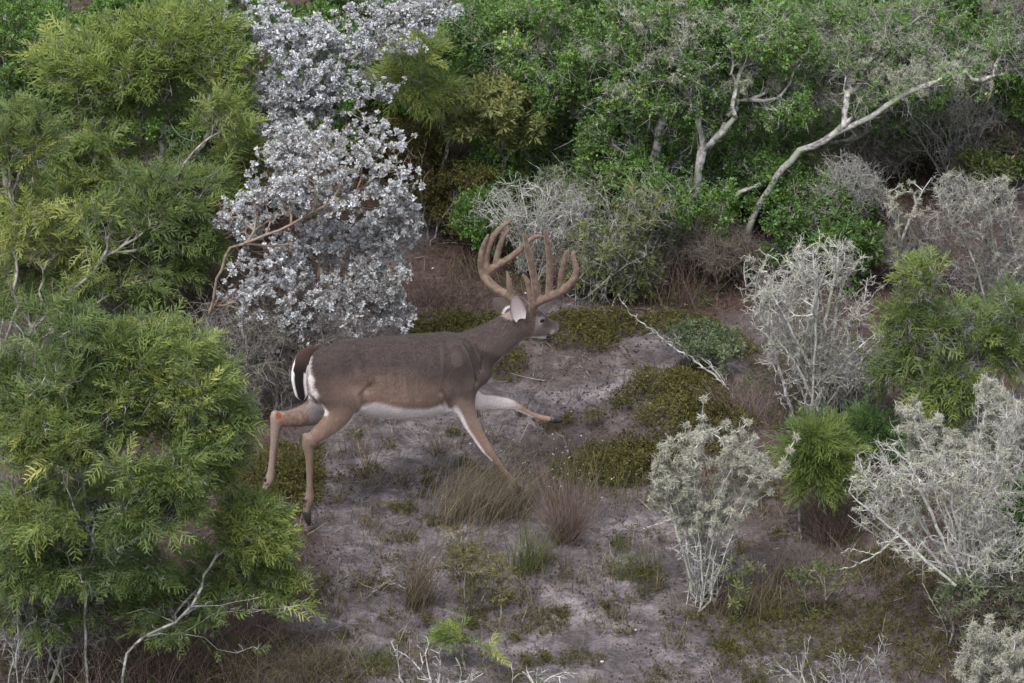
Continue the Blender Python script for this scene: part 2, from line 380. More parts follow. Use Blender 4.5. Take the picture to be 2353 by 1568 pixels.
    if moss:
        vs = []
        for (mx, my, mr) in moss:
            dd = np.abs((P - CAM) @ RT / ((P - CAM) @ FW) * FPX + 1176 - mx) + np.abs(784 - (P - CAM) @ UPV / ((P - CAM) @ FW) * FPX - my) + 90 * np.maximum(P[:, 1] - Yb, -.05)
            c = P[np.argmin(dd)]; m = int(230 * (mr / 30) ** 2)
            cc = c + r.normal(size=(7, 3)) * np.array([1, .6, .8]) * mr / PXM * .7; vs.append(cc[r.integers(0, 7, m)] + r.normal(size=(m, 3)) * mr / PXM * .22)
        pos = np.concatenate(vs); e = r.normal(size=(2, len(pos), 3))
        q = scatter(T_FUZZ, pos, e[0], e[1], .008 + .012 * r.random(len(pos)), np.clip(.5 + .25 * r.normal(size=len(pos)), 0, 1), r)
        child('moss', q[0], q[1], M['moss'], root, tint=q[2], smooth=False)
    return root
# ------------------------------------------------------------------ the running buck
PSI = radians(15)
EU = np.array([cos(PSI), sin(PSI), 0]); EV = np.array([-sin(PSI), cos(PSI), 0]); EW = np.array([0, 0, 1.0])
DO = np.array([-1.256, -2.09, 0.0])
def c2d(x, y): return ((600 + x / 1.96) * .94610, (500 + y / 1.96) * .94610)
def DP(x, y, v=0.0, off=None):            # point of the deer's long plane, v metres to its left
    d = ray(*c2d(x, y)); O = DO + EV * v
    t = ((O - CAM) @ EV) / (d @ EV); return CAM + d * t
C1M = .94610 / 1.96 / PXM                 # metres of image plane per traced unit
def img(p): return np.array([p @ RT, p @ UPV])
def loft(secs, k=22, cap=True):
    """rings (centre, a-vector, b-vector) joined to a closed body"""
    v = []
    ph = np.arange(k) * 2 * pi / k
    def cat(i):
        return secs[i]
    for c, a, b in secs:
        v += [c + a * cos(t) + b * sin(t) for t in ph]
    f = []
    n = len(secs)
    for i in range(n - 1):
        for j in range(k): f.append([i * k + j, i * k + (j + 1) % k, (i + 1) * k + (j + 1) % k, (i + 1) * k + j])
    tris = []
    if cap:
        for i, rev in ((0, True), (n - 1, False)):
            c = secs[i][0]; m = len(v); v.append(c)
            for j in range(k):
                a, b = i * k + j, i * k + (j + 1) % k
                tris.append([m, b, a] if rev else [m, a, b])
    return np.array(v), np.array(f), np.array(tris) if tris else np.zeros((0, 3), int)
def resamp(P, n):
    """Catmull-Rom through rows of P"""
    P = np.asarray(P, float); m = len(P) - 1; out = []
    for t in np.linspace(0, m, n):
        i = min(int(t), m - 1); u = t - i
        p0, p1, p2, p3 = P[max(i - 1, 0)], P[i], P[i + 1], P[min(i + 2, m)]
        out.append(.5 * ((2 * p1) + (p2 - p0) * u + (2 * p0 - 5 * p1 + 4 * p2 - p3) * u * u + (3 * p1 - p0 - 3 * p2 + p3) * u**3))
    return np.array(out)
def limb(st, n=None, k=20, ends=True):
    """st rows: x, y, half width seen (traced units), half width across (m, 0 = round), v"""
    st = np.asarray(st, float); n = n or len(st) * 4
    q = resamp(st, n); C = np.array([DP(a[0], a[1], a[4]) for a in q]); secs = []
    for i in range(n):
        t = nrm(C[min(i + 1, n - 1)] - C[max(i - 1, 0)])
        side = nrm(EV - t * (EV @ t)); up = np.cross(t, side)
        ti = img(t); ti = ti / (np.linalg.norm(ti) + 1e-9); p = RT * -ti[1] + UPV * ti[0]
        S = max(q[i][2], 3) * C1M * .945 - .0045; rl = q[i][3] if q[i][3] > 0.001 else S
        rn = math.sqrt(max(S * S - (rl * (side @ p)) ** 2, (.5 * S) ** 2)) / max(abs(up @ p), .45)
        secs.append((C[i], side * rl, up * rn))
    if ends:                                  # rounded ends
        for i, sgn in ((0, -1), (-1, 1)):
            c, a, b = secs[i]; t = nrm(np.cross(a, b)); t = t * (1 if t @ (C[-1] - C[0]) > 0 else -1) * sgn
            rr = min(np.linalg.norm(a), np.linalg.norm(b))
            cap = [(c + t * rr * sin(u), a * cos(u), b * cos(u)) for u in (.5, .95, 1.3)]
            secs = (cap[::-1] + secs) if i == 0 else (secs + cap)
    return loft(secs, k), C
def ellipsoid(c, ax):
    u, v_ = np.meshgrid(np.linspace(.12, pi - .12, 12), np.arange(20) * 2 * pi / 20, indexing='ij')
    secs = [(c + ax[2] * cos(a), ax[0] * sin(a), ax[1] * sin(a)) for a in np.linspace(.1, pi - .1, 14)]
    return loft(secs, 20)

body_parts = []; cl = []                       # centre lines, for painting: (id, points)
def addl(name, st, **k):
    m, C = limb(st, **k); body_parts.append(m); cl.append((name, C))
def tb(x, top, bot, rl): return (x, (top + bot) / 2, (bot - top) / 2, rl, 0)
addl('torso', [tb(300, 690, 830, .08), tb(335, 662, 880, .125), tb(380, 644, 935, .15), tb(430, 634, 960, .168), tb(500, 626, 968, .172), tb(600, 616, 998, .18), tb(700, 609, 1018, .195),
               tb(800, 604, 1013, .20), tb(900, 598, 996, .185), tb(985, 592, 972, .165), tb(1040, 606, 930, .14), tb(1078, 640, 880, .11)])
addl('neck', [(1000, 735, 130, .12, 0), (1060, 705, 118, .10, 0), (1120, 670, 106, .085, 0.005), (1180, 634, 94, .075, .015), (1235, 598, 87, .068, .03), (1285, 566, 78, .058, .05)])
for s, nm in ((-1, 'n'), (1, 'f')):
    pass
addl('thigh_n', [(420, 780, 105, .085, -.075), (430, 850, 118, .085, -.095), (455, 920, 100, .07, -.11), (440, 985, 74, .055, -.115), (395, 1040, 56, .044, -.12), (345, 1082, 43, .035, -.12), (303, 1118, 36, .027, -.12)])
addl('shank_n', [(296, 1100, 36, .024, -.12), (291, 1140, 34, .022, -.12), (296, 1190, 25, .018, -.12), (297, 1260, 20.5, .016, -.12), (298, 1340, 20.5, .017, -.12), (296, 1388, 27, .021, -.12), (287, 1425, 22, .019, -.12), (281, 1455, 19, .018, -.12)])
addl('thigh_f', [(400, 860, 90, .08, .07), (370, 930, 88, .07, .10), (325, 975, 68, .055, .11), (260, 1000, 50, .042, .12), (195, 1010, 41, .033, .12), (146, 1012, 40, .028, .12)])
addl('shank_f', [(143, 1000, 38, .026, .12), (137, 1050, 30, .023, .12), (130, 1110, 24, .018, .12), (122, 1180, 20.5, .016, .12), (115, 1250, 21, .017, .12), (106, 1300, 26, .022, .12), (90, 1330, 20, .019, .12), (76, 1352, 17, .016, .12)])
addl('arm_n', [(1000, 745, 95, .06, -.10), (1008, 830, 92, .06, -.12), (1020, 900, 76, .055, -.125), (1037, 960, 58, .043, -.125), (1060, 1020, 45, .033, -.125), (1098, 1090, 35, .026, -.125), (1136, 1150, 31, .024, -.125), (1170, 1196, 23, .018, -.125), (1214, 1250, 18, .016, -.125), (1250, 1296, 19, .017, -.125), (1274, 1330, 15, .015, -.125)])
addl('arm_f', [(1010, 850, 80, .05, .09), (1060, 905, 62, .05, .11), (1110, 926, 45, .04, .12), (1180, 932, 38, .03, .12), (1238, 938, 32, .025, .12), (1275, 950, 25, .021, .12), (1330, 980, 18, .016, .12), (1385, 1003, 18, .016, .12), (1425, 1012, 18, .017, .12), (1452, 1014, 14, .015, .12)])
def near_pt(x, y, v): return DP(x, y, v)
# muscle masses
for (x, y, v, ru, rv, rw, tilt) in ((425, 800, -.085, .155, .075, .16, .3), (425, 800, .085, .155, .075, .16, .3), (985, 770, -.085, .115, .075, .19, .25), (985, 770, .085, .115, .075, .19, .25),
                               (1075, 800, -.03, .075, .09, .12, .4), (340, 760, -.05, .07, .06, .12, .1), (340, 760, .05, .07, .06, .12, .1)):
    c = DP(x, y, v); a = EU * cos(tilt) - EW * sin(tilt); b = EU * sin(tilt) + EW * cos(tilt)
    body_parts.append(ellipsoid(c, (a * ru, EV * rv, b * rw)))
body_parts.append(ellipsoid(DP(278, 1100, -.12), (EU * .020, EV * .015, EW * .030)))
body_parts.append(ellipsoid(DP(133, 990, .12), (EU * .026, EV * .018, EW * .026)))
# head
H0 = DP(1283, 540, .055); H1 = DP(1487, 567, .055 + .10)
HX = nrm(H1 - H0); HL = float(np.linalg.norm(H1 - H0)); HS = nrm(np.cross(EW, HX)); HU = np.cross(HX, HS)
def HP(t, s=0.0, u=0.0): return H0 + HX * HL * t + HS * s + HU * u       # s to the animal's left
hs_ = resamp([(-.12, .062, .048, -.006), (.02, .082, .058, -.010), (.2, .094, .062, -.010), (.36, .092, .064, -.010), (.50, .078, .054, -.016), (.64, .062, .041, -.021), (.8, .050, .035, -.024), (.92, .042, .033, -.025), (.985, .030, .026, -.024)], 34)
secs = [(HP(t, 0, o), HS * ww, HU * hh) for t, hh, ww, o in hs_]
secs += [(HP(1.0, 0, -.022), HS * .014, HU * .014)]
body_parts.append(loft(secs, 22)); cl.append(('head', np.array([s[0] for s in secs])))
jw = resamp([(.25, .020, .034, -.074), (.5, .018, .028, -.078), (.75, .014, .022, -.078), (.88, .012, .018, -.075), (.93, .007, .012, -.072)], 14)
body_parts.append(loft([(HP(t, 0, o), HS * ww, HU * hh) for t, hh, ww, o in jw], 16))
for s in (-1, 1):
    body_parts.append(ellipsoid(HP(.40, s * .047, .052), (HX * .034, HS * .016, HU * .014)))          # brow
    body_parts.append(ellipsoid(HP(.20, s * .030, .074), (HX * .022, HS * .020, HU * .030)))          # pedicle
    body_parts.append(ellipsoid(HP(.93, s * .016, -.012), (HX * .02, HS * .014, HU * .016)))          # nostril wing

# one continuous skin
vv, ff, tt, o_ = [], [], [], 0
for v, f, t in body_parts:
    vv.append(v); ff.append(f + o_)
    if len(t): tt.append(t + o_)
    o_ += len(v)
tmp = mk('tmp_body', np.concatenate(vv), [np.concatenate(ff), np.concatenate(tt)], None)
import bmesh
bm = bmesh.new(); bm.from_mesh(tmp.data)
bmesh.ops.recalc_face_normals(bm, faces=bm.faces); bm.to_mesh(tmp.data); bm.free()
md = tmp.modifiers.new('r', 'REMESH'); md.mode = 'VOXEL'; md.voxel_size = .0075
md2 = tmp.modifiers.new('s', 'SMOOTH'); md2.factor = .5; md2.iterations = 7
dg = bpy.context.evaluated_depsgraph_get(); ev = tmp.evaluated_get(dg); em = ev.to_mesh()
nv = len(em.vertices); BV = np.zeros(nv * 3, np.float32); em.vertices.foreach_get('co', BV); BV = BV.reshape(-1, 3).astype(float)
BN = np.zeros(nv * 3, np.float32); em.vertices.foreach_get('normal', BN); BN = BN.reshape(-1, 3).astype(float)
BF = [list(p.vertices) for p in em.polygons]; BQ = np.array([p for p in BF if len(p) == 4]); BT = [p for p in BF if len(p) == 3]
ev.to_mesh_clear(); bpy.data.objects.remove(tmp, do_unlink=True)

ed = np.concatenate([BQ[:, [0, 1]], BQ[:, [1, 2]], BQ[:, [2, 3]], BQ[:, [3, 0]]]); ed = np.concatenate([ed, ed[:, ::-1]])
deg = np.maximum(np.bincount(ed[:, 0], minlength=nv), 1)[:, None]
dt = np.full(nv, 9.0)
for nm, C in cl:
    if nm in ('torso', 'neck'):
        for c in C: dt = np.minimum(dt, np.linalg.norm(BV - c, axis=1) - (.19 if nm == 'torso' else .05))
for nm, C in cl:
    if nm in ('head',):
        for c in C: dt = np.where(np.linalg.norm(BV - c, axis=1) < .085, 1, dt)
wsm = np.clip(1.0 - (dt - .07) / .08, .0, 1)[:, None] * .6
for it in range(70):
    av = np.stack([np.bincount(ed[:, 0], weights=BV[ed[:, 1], k], minlength=nv) for k in range(3)], 1) / deg
    BV = BV + (av - BV) * wsm
    if it % 2: 
        av = np.stack([np.bincount(ed[:, 0], weights=BV[ed[:, 1], k], minlength=nv) for k in range(3)], 1) / deg
        BV = BV - (av - BV) * wsm * .55
fn = nrm(np.cross(BV[BQ[:, 2]] - BV[BQ[:, 0]], BV[BQ[:, 3]] - BV[BQ[:, 1]]))
BN = nrm(np.stack([sum(np.bincount(BQ[:, c], weights=fn[:, k], minlength=nv) for c in range(4)) for k in range(3)], 1))

def uvw(p):
    q = p - DO; return np.stack([q @ EU, q @ EV, q @ EW], -1)
BL = uvw(BV); NL = np.stack([BN @ EU, BN @ EV, BN @ EW], -1)
def side_uw(pts, v=-.16):                     # traced points -> (u, w) on the flank
    return np.array([uvw(DP(x, y, v))[[0, 2]] for x, y in pts])
def dline(p, line):
    d = np.full(len(p), 9.0)
    for a, b in zip(line[:-1], line[1:]):
        ab = b - a; t = np.clip(((p - a) @ ab) / (ab @ ab), 0, 1)
        d = np.minimum(d, np.linalg.norm(p - a - t[:, None] * ab, axis=1))
    return d
def inside(p, poly):
    c = np.zeros(len(p), bool); n = len(poly)
    for i in range(n):
        a, b = poly[i], poly[(i + 1) % n]
        m = (a[1] > p[:, 1]) != (b[1] > p[:, 1])
        x = (b[0] - a[0]) * (p[:, 1] - a[1]) / (b[1] - a[1] + 1e-12) + a[0]
        c ^= m & (p[:, 0] < x)
    return c
def soft(p, poly, s):                         # 1 inside a closed outline, fading over s metres
    d = dline(p, np.vstack([poly, poly[:1]])); sg = np.where(inside(p, poly), 1, -1)
    x = np.clip(.5 + .5 * sg * d / s, 0, 1); return x * x * (3 - 2 * x)
UW = BL[:, [0, 2]]
out_side = np.clip(np.abs(NL[:, 1]) * 1.8 - .2, 0, 1)
# folds and muscle edges
for line, amp, sg in (([(1040, 660), (1072, 720), (1092, 790), (1100, 850)], .006, .012), ([(955, 700), (945, 790), (925, 870)], .006, .02), ([(1110, 700), (1135, 760), (1128, 800)], .004, .010),
                      ([(560, 960), (545, 900), (590, 850)], .006, .018), ([(930, 880), (955, 930), (975, 985)], .005, .012), ([(640, 700), (640, 800)], .003, .03), ([(440, 640), (520, 700), (545, 780)], .003, .03),
                      ([(700, 680), (695, 900)], .0015, .012), ([(760, 670), (755, 900)], .0015, .012), ([(820, 670), (812, 900)], .0015, .012), ([(330, 1130), (300, 1085)], .002, .01)):
    pl = side_uw(line); d = dline(UW, pl)
    BV -= BN * (2.7 * amp * np.exp(-(d / sg) ** 2) * out_side * (np.abs(BL[:, 1]) > .05))[:, None]

for x, y, sg, amp in ((1000, 750, .085, .012), (955, 860, .05, .010), (1050, 860, .045, .008), (420, 830, .10, .012), (395, 690, .035, .007), (480, 900, .05, .007), (565, 850, .055, -.016), (905, 720, .05, -.007), (930, 930, .03, -.008), (700, 900, .12, .010), (1135, 690, .03, -.006), (1165, 640, .035, .006), (345, 1000, .03, -.006)):
    c = side_uw([(x, y)])[0]; dd = ((UW - c) ** 2).sum(1) / sg ** 2
    BV += BN * (amp * np.exp(-dd) * out_side * (np.abs(BL[:, 1]) > .05))[:, None]
# which limb is each point on
best = np.full(nv, 9.0); lid = np.zeros(nv, int); tpar = np.zeros(nv)
weight = {'torso': .17, 'neck': .09, 'head': .05}
for k, (nm, C) in enumerate(cl):
    for i in range(len(C)):
        d = np.linalg.norm(BV - C[i], axis=1) - weight.get(nm, .03)
        m = d < best; best[m] = d[m]; lid[m] = k; tpar[m] = i / (len(C) - 1)
names = [c[0] for c in cl]
nid = lambda n: names.index(n)
def arr(c): return np.array(c, float)
DORS, FLANK, TAN, LEG, WHITE, FACE, BLACK = arr((.062, .047, .045)), arr((.215, .157, .134)), arr((.28, .19, .15)), arr((.225, .153, .122)), arr((.82, .75, .75)), arr((.19, .148, .138)), arr((.010, .008, .008))
def mixc(c, d, a): return c * (1 - a[:, None]) + d * a[:, None]
w_ = BL[:, 2]; u_ = BL[:, 0]; nz = NL[:, 2]
back_w = side_uw([(300, 680), (600, 700), (900, 690), (1000, 690), (1250, 560)], 0)
topw = np.interp(u_, back_w[:, 0], back_w[:, 1]); topw = np.where(u_ > back_w[-1, 0], back_w[-1, 1], topw)
dep = np.clip((topw - w_) / .36, -.5, 1.2)
n1 = clump(BL, 9, 1) * .06 + clump(BL, 23, 2) * .05 + clump(BL * np.array([.4, 1, 1.6]), 60, 3) * .04
g = np.clip(dep * 1.15 + .1 + n1 - .25, 0, 1); g = g * g * (3 - 2 * g)
col = mixc(np.tile(DORS, (nv, 1)), FLANK, g)
tan_m = soft(UW, side_uw([(430, 870), (560, 840), (740, 850), (900, 880), (960, 950), (960, 1000), (540, 1000), (480, 960)]), .16)
col = mixc(col, TAN, tan_m * .85 * (nz < .5))
belly = side_uw([(540, 1000), (556, 965), (580, 940), (620, 926), (680, 936), (750, 952), (850, 958), (930, 948), (985, 975), (985, 1060), (540, 1060)])
wb = soft(UW, belly, .022)
col = mixc(col, WHITE, wb * np.isin(lid, [nid('torso'), nid('thigh_n'), nid('thigh_f'), nid('arm_n'), nid('arm_f')]))
under = (lid == nid('torso')) & (nz < -.55)
col = mixc(col, WHITE, np.clip((-nz - .45) * 5, 0, 1) * (lid == nid('torso')) * (u_ > side_uw([(500, 950)])[0, 0]))
# legs
for s, tn, sh, ar in ((-1, 'thigh_n', 'shank_n', 'arm_n'), (1, 'thigh_f', 'shank_f', 'arm_f')):
    inn = np.clip(-NL[:, 1] * s * 2.2 - .1, 0, 1)                 # faces the midline
    m = lid == nid(tn); low = np.clip((tpar - .08) * 2.4, 0, 1)
    col = np.where(m[:, None], mixc(col, LEG * .95, low * .8), col)
    frw = np.clip((NL[:, 0] * .6 - nz * .8 - .42) * 5, 0, 1)
    col = np.where(m[:, None], mixc(col, WHITE, np.maximum(inn * np.clip(1.2 - tpar * 2.2, 0, 1), frw * (tpar > .3) * (tpar < .92) * (1 if s < 0 else .6))), col)
    m = lid == nid(sh)
    col = np.where(m[:, None], mixc(np.tile(LEG * .92, (nv, 1)), WHITE, inn * .10), col)
    col = np.where(m[:, None], col * (1 - .38 * np.clip(NL[:, 0] + .2, 0, 1) * (tpar > .15))[:, None], col)
    col = np.where(m[:, None], mixc(col, BLACK * 3, np.clip((clump(BL, 90, 4) - .35) * 4, 0, 1) * (NL[:, 0] < 0) * (np.abs(tpar - .72) < .16)), col)
    m = lid == nid(ar); low = np.clip((tpar - .22) * 4, 0, 1)
    col = np.where(m[:, None], mixc(col, LEG, low), col)
    rear = np.clip((-NL[:, 0] * .95 - nz * .25 - .30) * 5, 0, 1) if s < 0 else np.clip((-nz - .1) * 3, 0, 1)
    col = np.where(m[:, None], mixc(col, WHITE, np.maximum(inn * np.clip((.62 - tpar) * 5, 0, 1) * (1 if s < 0 else .75), rear * (tpar > .2) * (tpar < .72) * .95)), col)
# rump: white stripe down the rear edge and white seat between the thighs
seat = (NL[:, 0] < -.35) & (u_ < side_uw([(400, 900)])[0, 0]) & np.isin(lid, [nid('torso'), nid('thigh_n'), nid('thigh_f')])
sw = np.clip((-NL[:, 0] - .70 + .12 * clump(BL, 30, 5)) * 6, 0, 1) * np.clip((.20 - np.abs(BL[:, 1])) * 14, 0, 1) * (w_ > side_uw([(350, 1010)])[0, 1])
col = mixc(col, WHITE, sw * seat)
# throat, chest, face
nk = (lid == nid('neck')); col = np.where(nk[:, None], mixc(col, WHITE * .85, np.clip((-nz - .32) * 3, 0, 1) * np.clip((tpar - .40) * 4, 0, .75)), col)
col = np.where(nk[:, None], mixc(col, FLANK * 1.05, np.clip(.35 - nz * .5, 0, .7)), col)
hd = (lid == nid('head')); ht = (BV - H0) @ HX / HL; hu = (BV - H0) @ HU; hsd = (BV - H0) @ HS
HN = BN @ HU
col = np.where(hd[:, None], FACE[None] * (1 + n1[:, None]), col)
col = np.where(hd[:, None], mixc(col, FACE * .42, np.clip((HN - .2) * 1.6, 0, 1) * np.clip(1.3 - np.abs(ht - .6) * 1.6, 0, 1)), col)
col = np.where(hd[:, None], mixc(col, WHITE * .85, np.clip((-hu - .066) * 70, 0, 1) * (ht > .05) * (ht < .97)), col)
col = np.where(hd[:, None], mixc(col, arr((.075, .062, .062)), np.clip(1 - np.abs(ht - .66) / .24, 0, 1) ** .6 * np.clip((hu + .022) * 50, 0, 1) * .9), col)
ring = np.exp(-(((ht - .80) / .045) ** 2)) * (hu < -.02); col = np.where(hd[:, None], mixc(col, WHITE * .8, ring * .6), col)
for s in (-1, 1):
    de = np.linalg.norm(BV - HP(.41, s * .056, .034), axis=1); col = np.where(hd[:, None], mixc(col, WHITE * .65, np.exp(-((de - .021) / .007) ** 2) * .32), col)
col = np.where(hd[:, None], mixc(col, BLACK * 1.6, np.clip((ht - .925) * 40, 0, 1) * (hu > -.050)), col)
mouth = hd & (np.abs(hu + .056 + .02 * (ht - .8)) < .0045) & (ht > .70) & (ht < .98); col[mouth] = BLACK * 1.5
chin = hd & (ht > .74) & (ht < .88) & (hu < -.066) & (hu > -.086); col[chin] = BLACK * 2
tg = np.linalg.norm(BV - DP(152, 992, .095), axis=1); col = mixc(col, arr((.20, .065, .02)), np.clip((.030 - tg + .008 * clump(BL, 60, 2)) * 90, 0, 1))
tg = np.linalg.norm(BV - DP(285, 1120, -.10), axis=1)
col *= (1 + (clump(BL * np.array([.5, 1, 1.5]), 75, 8) * .07 + clump(BL, 150, 9) * .05))[:, None]

# ears and tail as further shells of the same skin
def shell(outer, inner, cout, cin):
    n, k = outer.shape[:2]; v = np.concatenate([outer.reshape(-1, 3), inner.reshape(-1, 3)]); f = []
    for i in range(n - 1):
        for j in range(k - 1):
            a = i * k + j; f.append([a, a + 1, a + k + 1, a + k]); b = a + n * k; f.append([b, b + k, b + k + 1, b + 1])
    for i in range(n - 1):
        for j in (0, k - 1):
            a = i * k + j; b = a + n * k; f.append([a, a + k, b + k, b])
    c = np.concatenate([cout.reshape(-1, 3), cin.reshape(-1, 3)])
    return v, np.array(f), c
def ear(base, tip, face, wd, s):
    n, k = 14, 11; ax = tip - base; Ln = np.linalg.norm(ax); ax = ax / Ln; fc = nrm(face - ax * (face @ ax)); sd = np.cross(ax, fc)
    O = np.zeros((n, k, 3)); I = O.copy(); co = O.copy(); ci = O.copy()
    for i in range(n):
        t = i / (n - 1); W = wd * (math.sin(pi * (.13 + .87 * t)) ** .6 if t < .999 else 0) + .002
        for j in range(k):
            a = (j / (k - 1) * 2 - 1); cup = (1 - a * a) * W * .62
            p = base + ax * Ln * t + sd * a * W - fc * cup
            I[i, j] = p + fc * .002; O[i, j] = p - fc * .004
            e = abs(a) ** 5; ci[i, j] = (arr((.80, .66, .66)) if s < 0 else arr((.08, .06, .055))) * (.85 + .15 * t) * (1 - e) + arr((.22, .17, .155)) * e
            k_ = min(1, max(0, (.38 - t) / .25)); ci[i, j] = ci[i, j] * (1 - k_) + WHITE * .8 * k_ if s < 0 else ci[i, j]
            co[i, j] = arr((.050, .037, .034)) if t > .14 or s < 0 else WHITE * .4
    return shell(O, I, co, ci)
ears = [ear(DP(1302, 545, -.02), DP(1272, 426, -.075), nrm(np.array([.15, -1, .75])), .044, -1),
        ear(DP(1240, 500, .09), DP(1175, 440, .20), nrm(np.array([.5, -.1, -.6])), .042, 1)]
vb = [BV]; cb = [col]; fq = [BQ]; o_ = nv
for v, f, c in ears: vb.append(v); cb.append(c); fq.append(f + o_); o_ += len(v)

def fur(n, r):
    q = BQ[r.choice(len(BQ), n, p=(lambda a: a / a.sum())(np.linalg.norm(np.cross(BV[BQ[:, 2]] - BV[BQ[:, 0]], BV[BQ[:, 3]] - BV[BQ[:, 1]]), axis=1)))]
    w4 = r.dirichlet(np.ones(4), n)[:, :, None]; p = (BV[q] * w4).sum(1); nn = nrm((BN[q] * w4).sum(1)); c = (col[q] * w4).sum(1); li = lid[q[:, 0]]
    fl = np.tile(-EU * .9 - EW * .55, (n, 1)); leg = np.isin(li, [nid('shank_n'), nid('shank_f'), nid('arm_n'), nid('arm_f')]); fl[leg] = -EW + EU * .2
    th = np.isin(li, [nid('thigh_n'), nid('thigh_f')]); fl[th] = -EW - EU * .5
    fl = nrm(fl + r.normal(size=(n, 3)) * .22 + .5 * np.stack([clump(p, 9, 1), clump(p, 9, 4), clump(p, 9, 7)], 1) * .4); fl = nrm(fl - nn * (fl * nn).sum(1)[:, None] + nn * .28)
    ln = np.where(leg | (li == nid('head')), .007, .019) * (.6 + .7 * r.random(n)); sd = nrm(np.cross(fl, nn)) * .0013
    v = np.stack([p - sd - nn * .001, p + sd - nn * .001, p + fl * ln[:, None]], 1).reshape(-1, 3)
    c = c * (.62 + .70 * r.random((n, 1))) * (1 + .12 * clump(p * np.array([.6, 1, 1.4]), 26, 3))[:, None]; return v, np.arange(n * 3).reshape(-1, 3), np.repeat(c, 3, 0)
m = bpy.data.materials.new('deer_coat'); m.use_nodes = True; nt = m.node_tree; pb = nt.nodes['Principled BSDF']
at = nt.nodes.new('ShaderNodeAttribute'); at.attribute_name = 'coat'
tc = nt.nodes.new('ShaderNodeTexCoord'); mp = nt.nodes.new('ShaderNodeMapping'); mp.inputs['Scale'].default_value = (60, 160, 140)
no = nt.nodes.new('ShaderNodeTexNoise'); no.inputs['Scale'].default_value = 1.6; no.inputs['Detail'].default_value = 4
nt.links.new(tc.outputs['Object'], mp.inputs[0]); nt.links.new(mp.outputs[0], no.inputs[0])
mr = nt.nodes.new('ShaderNodeMapRange'); mr.inputs[1].default_value = .25; mr.inputs[2].default_value = .75; mr.inputs[3].default_value = .78; mr.inputs[4].default_value = 1.2
nt.links.new(no.outputs[0], mr.inputs[0]); vm = nt.nodes.new('ShaderNodeVectorMath'); vm.operation = 'SCALE'
nt.links.new(at.outputs['Color'], vm.inputs[0]); nt.links.new(mr.outputs[0], vm.inputs['Scale']); nt.links.new(vm.outputs[0], pb.inputs['Base Color'])
bp_ = nt.nodes.new('ShaderNodeBump'); bp_.inputs['Strength'].default_value = .35; bp_.inputs['Distance'].default_value = .004
nt.links.new(no.outputs[0], bp_.inputs['Height']); nt.links.new(bp_.outputs[0], pb.inputs['Normal'])
pb.inputs['Roughness'].default_value = .85; pb.inputs['Specular IOR Level'].default_value = .15
pb.inputs['Sheen Weight'].default_value = .08; pb.inputs['Sheen Roughness'].default_value = .5
M['coat'] = m
def plain(name, c, rough=.5, spec=.5, sheen=0, noise=None):
    m = bpy.data.materials.new(name); m.use_nodes = True; pb = m.node_tree.nodes['Principled BSDF']
    pb.inputs['Base Color'].default_value = L(*c); pb.inputs['Roughness'].default_value = rough; pb.inputs['Specular IOR Level'].default_value = spec
    pb.inputs['Sheen Weight'].default_value = sheen
    if noise:
        nt = m.node_tree; tc = nt.nodes.new('ShaderNodeTexCoord'); n_ = nt.nodes.new('ShaderNodeTexNoise'); n_.inputs['Scale'].default_value = noise[0]; n_.inputs['Detail'].default_value = 4
        nt.links.new(tc.outputs['Object'], n_.inputs[0]); r_ = ramp(nt, [(.3, L(*noise[1])), (.7, L(*c))]); nt.links.new(n_.outputs[0], r_.inputs[0]); nt.links.new(r_.outputs[0], pb.inputs['Base Color'])
    return m
M['hoof'] = plain('dark_hoof', (.05, .045, .045), .45, .5, 0, (60, (.015, .013, .013)))
M['eye'] = plain('deer_eye', (.006, .004, .004), .08, .8)
M['velvet'] = plain('antler_velvet', (.178, .124, .098), .9, .1, .4, (34, (.080, .056, .045)))
M['velvet'].node_tree.nodes['Principled BSDF'].inputs['Sheen Tint'].default_value = L(1, .85, .78)
M['velvet'].node_tree.nodes['Principled BSDF'].inputs['Sheen Roughness'].default_value = .35

deer = tag(empty('deer', DP(650, 1010, 0) * np.array([1, 1, 0])), 'running grey-brown buck with large velvet antlers, white belly and black-tipped tail', 'deer')
allv = np.concatenate(vb); fl = [np.concatenate(fq)]
if BT: fl.append(np.array(BT))
child('body', allv, fl, M['coat'], deer, col=np.concatenate(cb))
fv, ff_, fc = fur(130000, rng(77)); child('fur', fv, ff_, M['coat'], deer, col=fc, smooth=False)

# tail: hangs over the rump, brown root turning black, white fringe
tp = resamp([DP(335, 690, -.03), DP(285, 705, -.045), DP(256, 755, -.055), DP(247, 825, -.06), DP(257, 890, -.055), DP(264, 925, -.05)], 26)
tw = np.interp(np.linspace(0, 1, 26), [0, .2, .55, .85, 1], [.028, .040, .045, .036, .004])
tv, tcx, k = [], [], 18
for i in range(26):
    t = nrm(tp[min(i + 1, 25)] - tp[max(i - 1, 0)]); sd = nrm(EV - t * (EV @ t)); nn = np.cross(t, sd)
    nn = nrm(-EU * .28 - EV * .95 + EW * .1); nn = nrm(nn - t * (nn @ t)); sd = np.cross(t, nn); s_ = i / 25
    for j in range(k):
        a = 2 * pi * j / k; tv.append(tp[i] + sd * cos(a) * tw[i] + nn * sin(a) * (tw[i] * .34 + .003))
        e = abs(cos(a)); isw = (sin(a) < .05) or (e > (.92 - .30 * s_) and s_ > .36)
        c = WHITE if isw else (arr((.040, .022, .019)) * (1 - min(1, max(0, (s_ - .3) * 5))) + BLACK * .8 * min(1, max(0, (s_ - .3) * 5)))
        if s_ < .36 and not (sin(a) < -.3): c = arr((.040, .022, .019))
        tcx.append(c)
tf = [[i * k + j, i * k + (j + 1) % k, (i + 1) * k + (j + 1) % k, (i + 1) * k + j] for i in range(25) for j in range(k)]
